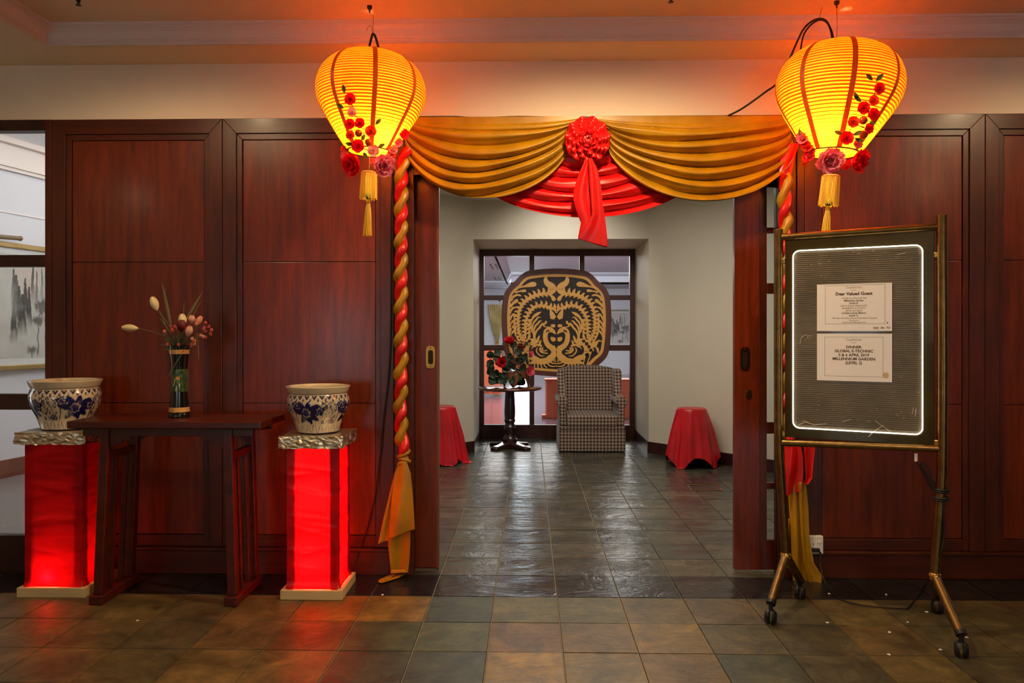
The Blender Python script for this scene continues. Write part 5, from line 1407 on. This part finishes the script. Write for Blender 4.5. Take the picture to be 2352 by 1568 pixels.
# paper notices
PAP = plain('white_paper', (246, 247, 250), .65, var=.03, scale=2.5); INK = plain('brown_ink', (70, 40, 16), .7, var=0); INKL = plain('faint_ink', (150, 122, 96), .7, var=0)
def notice(label, corners, group):
    c = [onb(*q) for q in corners]
    x0_, x1_ = (c[0].x+c[3].x)/2, (c[1].x+c[2].x)/2; z1_, z0_ = (c[0].z+c[1].z)/2, (c[2].z+c[3].z)/2
    w0 = sO+bd*((x0_+x1_)/2)+bn*.0108
    t = thing('paper_notice', label, 'notice', (w0.x, w0.y, (z0_+z1_)/2), (0, 0, bang), group=group)
    hw, hh = (x1_-x0_)/2, (z1_-z0_)/2
    MB().box(-hw, hw, -.0004, .0002, -hh, hh).build('sheet', PAP, t)
    return t, hw, hh
def text(parent, s, x, z, size, mat, align='CENTER', bold=.0, sx=1.0, name='lettering'):
    cu = bpy.data.curves.new(name, 'FONT'); cu.body = s; cu.size = size; cu.align_x = align; cu.offset = bold; cu.resolution_u = 2
    o = bpy.data.objects.new('tmp', cu); C.objects.link(o); bpy.context.view_layer.update()
    me = bpy.data.meshes.new_from_object(o.evaluated_get(bpy.context.evaluated_depsgraph_get())); bpy.data.objects.remove(o)
    me.materials.clear(); me.materials.append(mat)
    q = bpy.data.objects.new(name, me); C.objects.link(q); q.parent = parent; q.location = (x, -.0007, z); q.rotation_euler = (PI/2, 0, 0); q.scale = (sx, 1, 1); return q
def frame_lines(parent, x0_, x1_, z0_, z1_, w_=.0009, mat=None):
    MB().box(x0_, x1_, -.0008, -.0004, z0_, z0_+w_).box(x0_, x1_, -.0008, -.0004, z1_-w_, z1_).box(x0_, x0_+w_, -.0008, -.0004, z0_, z1_).box(x1_-w_, x1_, -.0008, -.0004, z0_, z1_).build('printed_border', mat or INK, parent)
n1, hw, hh = notice('upper white paper notice reading Dear Valued Guest on the sign board', [(1877, 655), (2049, 648), (2049, 759), (1877, 761)], 'paper notices on the sign board')
frame_lines(n1, -hw*.77, hw*.82, -hh*.70, hh*.94)
text(n1, 'Copthorne', .0, hh*.80, .015, INKL, sx=.9); text(n1, 'HOTELS', 0, hh*.70, .006, INKL)
text(n1, 'Dear Valued Guest', .0, hh*.52, .0185, INK, bold=.0006)
for i, (s, bo) in enumerate((('- Kindly be informed that', 0), ('Millennium Garden', 1), ('(Level 2)', 1), ('will be closed temporarily.', 0), ('Breakfast & A la Carte', 0), ('will be serving at', 0), ('Cricket Lounge (Bistro)', 1), ('(Level 1).', 1), ('- We are sorry for the inconvenience caused.', 0))):
    text(n1, s, 0, hh*(.36-.105*i), .0098, INK if bo else INKL, bold=.0003 if bo else .00015)
text(n1, 'Thank you,', 0, -hh*.575, .009, INKL, bold=.0001); text(n1, 'Copthorne Management', 0, -hh*.665, .0095, INKL, bold=.0001)
text(n1, '~July  dm  Yd', hw*.72, -hh*.90, .012, INK, bold=.0003); MB().ball((hw*.88, -.0006, -hh*.66), .0028, 8, (1, .1, 1)).build('stamp_dot', INK, n1)
n2, hw, hh = notice('lower white paper notice reading DINNER GLOBAL E-TECHNIC on the sign board', [(1877, 767), (2049, 765), (2049, 876), (1877, 874)], 'paper notices on the sign board')
frame_lines(n2, -hw*.79, hw*.77, -hh*.80, hh*.86)
text(n2, 'Copthorne', 0, hh*.70, .015, INKL, sx=.9); text(n2, 'HOTELS', 0, hh*.60, .006, INKL)
for i, s in enumerate(('DINNER', 'GLOBAL E-TECHNIC', '5 & 6 APRIL 2019', 'MILLENNIUM GARDEN', '(LEVEL 2)')):
    text(n2, s, 0, hh*(.38-.165*i), .0165, INK, bold=.00045)
m, nt, b = nodes('stain'); b.inputs['Base Color'].default_value = (*lin((206, 190, 150)), 1); b.inputs['Roughness'].default_value = .7
MB().ball((hw*.84, -.0002, -hh*.72), .014, 14, (1, .03, 1.1)).build('stain', m, n2)
# lead hanging under the board
pl_ = onb(2104, 1048); w_p = lambda p: tuple(sO*1+bd*p.x+Vector((0, 0, p.z))-Vector((0, 0, sO.z)))
ld = thing('power_lead', 'black coiled power lead hanging under the sign board, its cord trailing to the wall socket', 'cable', w_p(pl_), (0, 0, bang))
ldM = Matrix.Translation(w_p(pl_)) @ Matrix.Rotation(bang, 4, 'Z')
MB().box(-.006, .006, .0, .012, -.022, .012).build('connector', MATS['white_plastic'], ld, bevel=.002)
m = MB(); e0_ = onb(2110, 1062)-pl_; e1_ = onb(2148, 1125)-pl_; rg = random.Random(4)
for k in range(7):
    o_ = Vector((rg.uniform(-.008, .008), rg.uniform(-.008, .004), rg.uniform(-.006, .006)))
    m.tube(catmull([tuple(e0_+o_), tuple(e0_.lerp(e1_, .35)+o_*1.5+Vector((.006, 0, .010*(k % 3-1)))), tuple(e0_.lerp(e1_, .7)+o_*1.4), tuple(e1_+o_)], 4), .0035, 6)
m.tube([(0, .004, -.02), tuple(e0_)], .0035, 6)
m.build('coil', BLACK, ld, smooth=60)
m = MB(); cpp = onb(2161, 1140)-pl_
for k, zz in enumerate((-.012, -.004, .022, .03)):
    m.tube([(cpp.x+.027*math.cos(a), .0-.027*math.sin(a), cpp.z+zz) for a in [2*PI*j/20 for j in range(21)]], .0045, 6, cap=False)
m.build('binding', BLACK, ld, smooth=60)
# wall socket with plug
so = atY(1869, 1249, YW-.02); t = thing('wall_socket', 'white wall socket low on the wood panel behind the sign stand', 'socket', (so.x, YW-.013, so.z)); O = (so.x, YW-.013, so.z)
hwx = (X(1888, 3.78)-X(1851, 3.78))/2
MB().box(so.x-hwx, so.x+hwx, YW-.042, YW-.013, so.z-hwx*1.12, so.z+hwx*1.12).build('back_box', MATS['white_plastic'], t, O, bevel=.004)
MB().box(so.x+.012, so.x+.028, YW-.046, YW-.042, so.z+.012, so.z+.026).build('switch', plain('rocker', (236, 236, 230), .3), t, O, bevel=.002)
MB().box(so.x-.012, so.x-.008, YW-.0425, YW-.0418, so.z-.0, so.z+.006).box(so.x-.012, so.x-.008, YW-.0425, YW-.0418, so.z+.008, so.z+.011).build('pin_slots', BLACK, t, O)
def fl_(px, py): return atZ(px, py, .006)
P_ = [Vector((so.x+.024, YW-.055, so.z-.04)), atY(1884, 1300, 3.72), fl_(1900, 1348), fl_(1925, 1372), fl_(1960, 1385), fl_(2010, 1393), fl_(2075, 1397), fl_(2090, 1392), fl_(2108, 1368), Vector((atZ(2122, 1350, .03))), atY(2142, 1320, 3.12), atY(2158, 1275, 3.05), atY(2168, 1235, 3.05), atY(2167, 1180, 3.05), atY(2166, 1150, 3.05)]
o = MB().tube(catmull([tuple(p) for p in P_], 6), .0032, 6); o = o.xform(ldM.inverted()).build('cord', BLACK, ld, smooth=80)
MB().box(so.x-.022, so.x+.016, YW-.062, YW-.044, so.z-.030, so.z-.012).tube([(so.x+.01, YW-.055, so.z-.022), (so.x+.024, YW-.055, so.z-.04)], .005, 8).xform(ldM.inverted()).build('plug', BLACK, ld, bevel=.003)

# ------------------------------------------------------------------ wing armchair
def plaid():
    m, nt, b = nodes('plaid_fabric')
    uv = nt.nodes.new('ShaderNodeUVMap'); uv.uv_map = 'UVMap'
    sep = nt.nodes.new('ShaderNodeSeparateXYZ'); nt.links.new(uv.outputs[0], sep.inputs[0])
    def stripes(sock, off):
        a = nt.nodes.new('ShaderNodeMath'); a.operation = 'MULTIPLY_ADD'; a.inputs[1].default_value = 1/.070; a.inputs[2].default_value = off
        nt.links.new(sock, a.inputs[0]); f_ = nt.nodes.new('ShaderNodeMath'); f_.operation = 'FRACT'; nt.links.new(a.outputs[0], f_.inputs[0])
        r = nt.nodes.new('ShaderNodeValToRGB'); r.color_ramp.interpolation = 'CONSTANT'
        e = r.color_ramp.elements; e[0].position = 0; e[0].color = (*lin((160, 138, 116)), 1); e[1].position = .25; e[1].color = (*lin((58, 14, 22)), 1)
        for p, c in ((.5, (156, 136, 116)), (.75, (16, 8, 12))): k = e.new(p); k.color = (*lin(c), 1)
        nt.links.new(f_.outputs[0], r.inputs[0]); return r.outputs[0]
    s1, s2 = stripes(sep.outputs[0], .1), stripes(sep.outputs[1], .3)
    mx = nt.nodes.new('ShaderNodeMix'); mx.data_type = 'RGBA'; mx.inputs[0].default_value = .5
    nt.links.new(s1, mx.inputs[6]); nt.links.new(s2, mx.inputs[7]); nt.links.new(mx.outputs[2], b.inputs['Base Color'])
    b.inputs['Roughness'].default_value = .9; b.inputs['Sheen Weight'].default_value = .2
    n = mk_noise(nt, 260, 2); bump(nt, b, n.outputs[0], .2, .002); return m
PLAID = plaid()
def box_uv(o, org=(0, 0, 0)):
    me = o.data; uv = me.uv_layers.new(name='UVMap')
    for p in me.polygons:
        n = p.normal
        for li in p.loop_indices:
            c = me.vertices[me.loops[li].vertex_index].co
            if abs(n.x) > abs(n.y) and abs(n.x) > abs(n.z): q = (c.y, c.z)
            elif abs(n.y) >= abs(n.z)*.8: q = (c.x, c.z)
            else: q = (c.x, c.y)
            uv.data[li].uv = q
ax0, ax1 = X(1284, 7.70), X(1437, 7.70); acx = (ax0+ax1)/2; ay0 = 7.70
ach = thing('wing_armchair', 'wing armchair in brown and cream plaid fabric in the niche', 'armchair', (acx, 8.05, 0)); AO = (acx, 8.05, 0)
def soft(name, x0, x1, y0, y1, z0, z1, ch=.03, fn=None, seg=0):
    bm = bmesh.new(); bmesh.ops.create_cube(bm, size=1)
    for v in bm.verts: v.co = Vector(((x0+x1)/2+v.co.x*(x1-x0), (y0+y1)/2+v.co.y*(y1-y0), (z0+z1)/2+v.co.z*(z1-z0)))
    bmesh.ops.subdivide_edges(bm, edges=bm.edges[:], cuts=6, use_grid_fill=True)
    if fn:
        for v in bm.verts: v.co = Vector(fn(v.co))
    m = MB(); bm.verts.index_update(); m.add([v.co for v in bm.verts], [[v.index for v in f.verts] for f in bm.faces]); bm.free()
    o = m.build(name, PLAID, ach, AO, smooth=60, bevel=ch); box_uv(o); o.modifiers[0].segments = 3; o.modifiers[0].angle_limit = math.radians(50); return o
zsk = Zt(987, 1360, 7.70)
soft('skirt', ax0, ax1, ay0, 8.42, .006, zsk, .012, lambda c: (c.x, c.y-.006*math.sin(c.x*40)*(1-c.z/.25)*(c.y < 7.8), c.z))
soft('front_rail', ax0+.004, ax1-.004, ay0-.004, 8.40, zsk+.002, zsk+.035, .012)
zst = Zt(954, 1360, 7.9)
soft('seat_cushion', ax0+.085, ax1-.085, ay0-.012, 8.28, zsk+.035, zsk+.14, .03, lambda c: (c.x, c.y, c.z+.012*math.cos((c.x-acx)*4)*(c.z > zsk+.1)))
zb = Zt(838, 1350, 8.35)
soft('backrest', ax0+.05, ax1-.05, 8.24, 8.40, .25, zb-.03, .03, lambda c: (c.x, c.y+(c.z-.3)*.12-.02*math.cos((c.x-acx)*4.5), c.z+(.042*math.cos((c.x-acx)*4.6)-.012)*max(0, (c.z-.3)/.55)))
za = Zt(908, 1300, 7.8)
for s_ in (-1, 1):
    xc_ = acx+s_*((ax1-ax0)/2-.048); 
    # rolled arm: scroll profile extruded along y
    pr = []
    for k in range(20):
        a = math.radians(-60+k*(300/19)); pr.append((xc_+s_*(.012+.060*math.cos(a)), za-.062+.060*math.sin(a)))
    lowx = xc_+s_*(-.036)
    pr += [(xc_-s_*.036, zsk+.04), (xc_+s_*.036, zsk+.04)]
    o = MB().prism(pr, ay0+.01, 8.3).build('arm', PLAID, ach, AO, smooth=50, bevel=.012); box_uv(o)
    # wing
    w0, w1 = xc_-s_*.002-.036, xc_-s_*.002+.036
    zw = Zt(846, 1300, 8.2)
    wp = catmull([(7.98, za-.03), (8.0, za+.04), (8.04, za+.12), (8.05, zw-.13), (8.08, zw-.04), (8.15, zw-.002), (8.25, zw), (8.36, zw-.03), (8.42, zw-.1), (8.40, .4), (8.38, za-.05)], 5)
    m = MB(); n = len(wp); lay = [(-.036, .80), (-.028, .94), (-.012, 1), (.012, 1), (.028, .94), (.036, .80)]
    cyy, czz = 8.22, (za+zw)/2
    for dx, q in lay:
        for (yy, z_) in wp:
            yy2, z2 = cyy+(yy-cyy)*(1-(1-q)*.28), czz+(z_-czz)*(1-(1-q)*.28)
            flare = s_*.035*max(0, (8.3-yy)/.3)*max(0, (z_-za)/(zw-za))
            m.v.append(((w0+w1)/2+dx+flare, yy2, z2))
    for l in range(len(lay)-1):
        for i in range(n): j = (i+1) % n; m.f.append((l*n+i, l*n+j, (l+1)*n+j, (l+1)*n+i))
    m.f.append(tuple(range(n))); m.f.append(tuple((len(lay)-1)*n+i for i in range(n)))
    o = m.build('wing', PLAID, ach, AO, smooth=60); box_uv(o)
for a in (ax0+.05, ax1-.05):
    for b_ in (7.76, 8.36): MB().box(a-.02, a+.02, b_-.02, b_+.02, 0, .05).build('foot', WDD, ach, AO)

# ------------------------------------------------------------------ pedestal table in the niche
ty = 7.97; tc = atY(1171, 890, ty); ztt = atY(1171, 888, ty).z
pt_ = thing('pedestal_table', 'round dark wooden pedestal table left of the armchair', 'table', (tc.x, ty, 0)); TO = (tc.x, ty, 0)
TW = wood('table_dark_wood', (30, 14, 12), (56, 26, 22), rough=.22, coat=.5)
rt_ = (1245-1098)/2*ty/F
MB().lathe([(.02, -.012), (rt_-.03, -.012), (rt_-.012, -.008), (rt_-.002, .002), (rt_, .010), (rt_-.004, .017), (rt_-.014, .020), (.02, .020)], 64, (tc.x, ty, ztt-.02)).build('tabletop', wood('table_red_wood', (74, 30, 22), (112, 52, 38), rough=.15, coat=.6), pt_, TO, smooth=40)
col = [(.085, .0), (.085, .06), (.070, .075), (.058, .10), (.062, .13), (.070, .15), (.070, .185), (.058, .20), (.050, .23), (.060, .245), (.064, .26), (.056, .275), (.060, .30), (.062, .36), (.056, .48), (.052, ztt-.10), (.066, ztt-.075), (.060, ztt-.05), (.085, ztt-.034)]
MB().lathe([(r*.95, z+.04) for r, z in col[:-1]]+[(.085, ztt-.034)], 32, (tc.x, ty, 0)).build('column', TW, pt_, TO, smooth=35)
for k in range(4):
    a = PI/4+k*PI/2+.08; m = MB()
    ca, sa = math.cos(a), math.sin(a)
    prf = [(0, .078, .062), (.08, .070, .058), (.15, .052, .046), (.21, .044, .046), (.25, .040, .05), (.272, .028, .03)]
    K = []
    for (d, h, w_) in prf:
        for (yy, zz) in ((-w_, .004), (w_, .004), (w_, h*.8), (w_*.7, h), (-w_*.7, h), (-w_, h*.8)): m.v.append((tc.x+ca*d-sa*yy, ty+sa*d+ca*yy, zz))
    for i in range(len(prf)-1):
        for j in range(6): j2 = (j+1) % 6; m.f.append((i*6+j, i*6+j2, (i+1)*6+j2, (i+1)*6+j))
    m.f.append(tuple(range(6))); m.f.append(tuple(30+i for i in range(6)))
    m.build('base_leg', TW, pt_, TO, smooth=35, bevel=.004)
# bird cage with flowers
cgx = X(1186, ty); cz0 = ztt
cg = thing('bird_cage', 'round wire bird cage on a scalloped wooden base filled with silk peonies', 'bird cage', (cgx, ty, cz0))
RC = .155; WB = wood('cage_wood', (96, 52, 30), (140, 82, 50), rough=.35)
hb = (890-855)/F*ty
bs = MB(); N_ = 96
def Pb(u, v):
    a = 2*PI*u; low = .035+.055*abs(math.cos(a*2+.35))**.8; low = hb*.62*abs(math.sin(a*2+.6))**1.2*0
    sc2 = abs(math.sin(a*2.0+.45)); zlow = hb*.72*sc2**.55 if sc2 > .0 else 0
    zlow = hb*.60*(1-abs(math.cos(a*2.0+.45))**3)
    r = RC*(1.0-.10*(1-v)*(1)); return (r*math.cos(a), r*math.sin(a), zlow+(hb-zlow)*v)
bs.grid(Pb, N_, 4, closed=True); bs.build('base_skirt', WB, cg, smooth=60, solid=.012)
MB().lathe([(.02, hb-.014), (RC, hb-.014), (RC+.004, hb), (.02, hb)], 48).build('base_plate', WB, cg, smooth=40)
hcg = (890-787)/F*ty; WIR = plain('cage_wire', (120, 84, 60), .4, .6)
br = MB()
for k in range(44):
    a = 2*PI*k/44; x, y = RC*math.cos(a), RC*math.sin(a)
    br.tube([(x, y, hb), (x, y, hcg-.03), (x*.97, y*.97, hcg-.01), (x*.8, y*.8, hcg), (x*.2, y*.2, hcg+.008)], .0011, 4)
br.build('wire_bars', WIR, cg)
for zz in (hb+.01, hb+.16, hcg-.035): MB().tube([(RC*math.cos(a), RC*math.sin(a), zz) for a in [2*PI*k/40 for k in range(41)]], .0028, 6, cap=False).build('hoop', WIR, cg, smooth=60)
MB().tube([(0, 0, hcg), (0, 0, hcg+.12), (.012, 0, hcg+.17), (.025, 0, hcg+.15)], .003, 6).build('hook', WIR, cg, smooth=60)
def cgp(px, py, y): p = atY(px, py, ty+y); return Vector((p.x-cgx, y, p.z-cz0))
GRD = plain('dark_foliage', (24, 50, 28), .55, var=.4, scale=20)
def bigleaf(c, ang, L, tiltx, seed, mat=GRD):
    m = MB(); rnd = random.Random(seed); d = Vector((math.cos(ang), tiltx, math.sin(ang))).normalized(); n_ = d.cross(Vector((0, 1, 0))).normalized(); up = n_.cross(d)
    def P(u, v):
        uu = (u-.5)*2; w_ = L*.50*math.sin(PI*min(1, v*.9+.06))**.6*(1+.13*math.sin(v*26+u*3))
        return Vector(c)+d*L*v+n_*uu*w_+up*(-.12*L*uu*uu+.06*L*math.sin(v*9))
    m.grid(P, 6, 10); m.build('leaf', mat, cg, smooth=80)
rg = random.Random(21)
for i in range(44):
    px = rg.uniform(1130, 1200); py = rg.uniform(822, 872)
    if px < 1150 and py < 826: continue
    an = math.atan2(-(py-850)-4, px-1166)+rg.uniform(-.7, .7)
    bigleaf(cgp(px, py, rg.uniform(-.16, .10)), an, rg.uniform(.055, .085), rg.uniform(-.6, .3), i)
for i, (px, py) in enumerate(((1128, 822), (1133, 838), (1140, 858), (1134, 868), (1150, 866), (1168, 868), (1184, 868), (1160, 852), (1176, 846), (1196, 858), (1150, 805), (1143, 815), (1186, 800), (1172, 790), (1192, 826))):
    bigleaf(cgp(px, py, -.12), math.radians(100+i*47), .085, -.5, 60+i)
peony('peony', cg, cgp(1153, 832, -.20), (-.1, -1, .1), .066, plain('scarlet_petal', (206, 10, 30), .6), plain('deep_red', (150, 4, 20), .6), 4)
peony('peony', cg, cgp(1170, 787, -.12), (0, -.6, .8), .066, MATS['scarlet_petal'], MATS['deep_red'], 5)
peony('peony', cg, cgp(1215, 851, -.12), (.5, -.9, 0), .060, plain('rose_pink_petal', (232, 96, 116), .6), plain('pale_rose', (240, 140, 150), .6), 6)
peony('peony', cg, cgp(1216, 812, -.02), (.8, -.4, 0), .050, MATS['rose_pink_petal'], MATS['pale_rose'], 8)
peony('peony', cg, cgp(1194, 798, -.06), (.3, -.8, .2), .05, MATS['deep_red'], MATS['scarlet_petal'], 9)
for i, (px, py) in enumerate(((1170, 836), (1166, 820), (1180, 812), (1190, 842))):
    blossom(cg, cgp(px, py, -.10), (0, -1, .1), .024, PEACH, 50+i)
MB().tube([tuple(cgp(1171, 780, 0)), tuple(cgp(1176, 755, 0)), tuple(cgp(1174, 742, 0))], .004, 6).build('twig', MATS['brown_twig'], cg)
# ------------------------------------------------------------------ stools under red cloths
def stool(label, cpx, Y, zt__, rtop, rbot, corner, lobes, seed, floorlen=None, tails=()):
    c = atY(cpx, 762, Y); t = thing('draped_stool', label, 'stool', (c.x, Y, 0), group='stools draped in red satin')
    MB().lathe([(.155, 0), (.16, .012), (.15, .022), (.06, .045), (.035, .07), (.030, .3), (.05, zt__-.05), (rtop-.02, zt__-.03), (rtop-.015, zt__-.012)], 32).build('stool_base', plain('dark_metal', (60, 56, 56), .35, .8), t, smooth=40)
    cl_ = MB()
    def P(u, v):
        a = 2*PI*u
        if v < .18:
            q = v/.18; r = rtop*q; z = zt__+.003-.002*q**4
            return (r*math.cos(a), r*math.sin(a), z)
        q = (v-.18)/.82
        sq = 0
        for a0, wd, ex in corner:
            d = (a-math.radians(a0)+PI) % (2*PI)-PI; sq += ex*math.exp(-(d/wd)**2)
        drop = (zt__*.80)*(1+sq)
        z = zt__-.0-drop*q
        over = max(0, .006-z); z = max(z, .006+.004*math.sin(a*9))
        r = rtop+(rbot-rtop)*q**.85*(1+.5*sq*q)+.35*over
        fold = (math.cos(lobes*a+seed)*.5+.3*math.cos((lobes*2+1)*a+seed*2)+.2*math.cos(a*5+seed))
        r *= 1+.13*fold*min(1, q*2.2)
        rr2 = .02*math.exp(-q*14)
        return (r*math.cos(a), r*math.sin(a), z+rr2*0-(.004 if q > 0 else 0)*math.exp(-q*20))
    cl_.grid(P, 200, 70, closed=True)
    cl_.build('red_cloth', REDV, t, smooth=75)
    return t
stool('stool under a red satin cloth by the right foyer wall', 1588, 6.98, Zt(934, 1588, 6.98)-.012, (1619-1553)/2*6.9/F, .235, [(-42, .38, .30), (-128, .35, .33), (45, .4, .25), (135, .4, .25)], 7, 1.2)
stool('stool under a red satin cloth half hidden by the left doorway edge', 1006, 7.10, Zt(930, 1030, 7.10)-.012, .165, .262, [(-62, .45, .28), (-8, .3, .42), (-120, .4, .3), (60, .4, .25), (140, .4, .25)], 8, .4)
# floor access frame
aF = [atZ(*p, .0025) for p in ((1579, 1113), (1647, 1113), (1660, 1126), (1590, 1126))]
m = MB()
for i in range(4):
    a, b_ = aF[i], aF[(i+1) % 4]; m.tube([a, b_], .0035, 4)
tag(m.build('floor_access_frame', BRIGHTB, None, tuple(aF[0])), 'thin brass rectangular frame set in the foyer floor near the right wall', 'floor frame')
# paper scraps
rg = random.Random(9)
SCR = plain('scrap_paper', (236, 230, 214), .7)
for px, py in ((1901, 1429), (1904, 1362), (2035, 1364), (2128, 1404), (2085, 1428), (2043, 1451), (2041, 1502), (2160, 1491), (2221, 1463), (879, 1365), (1275, 1364), (316, 1424)):
    c = atZ(px, py, .003); s_ = .007; m = MB(); n = 6
    P_ = [(c.x+s_*rg.uniform(.5, 1.3)*math.cos(2*PI*k/n), c.y+s_*rg.uniform(.5, 1.6)*math.sin(2*PI*k/n)) for k in range(n)]
    o = m.prism(P_, .0012, .0032, 'z').build('paper_scrap', SCR, None, (c.x, c.y, .001)); tag(o, 'tiny white paper scrap lying on the slate floor tiles in front', 'scrap', 'paper scraps on the floor')
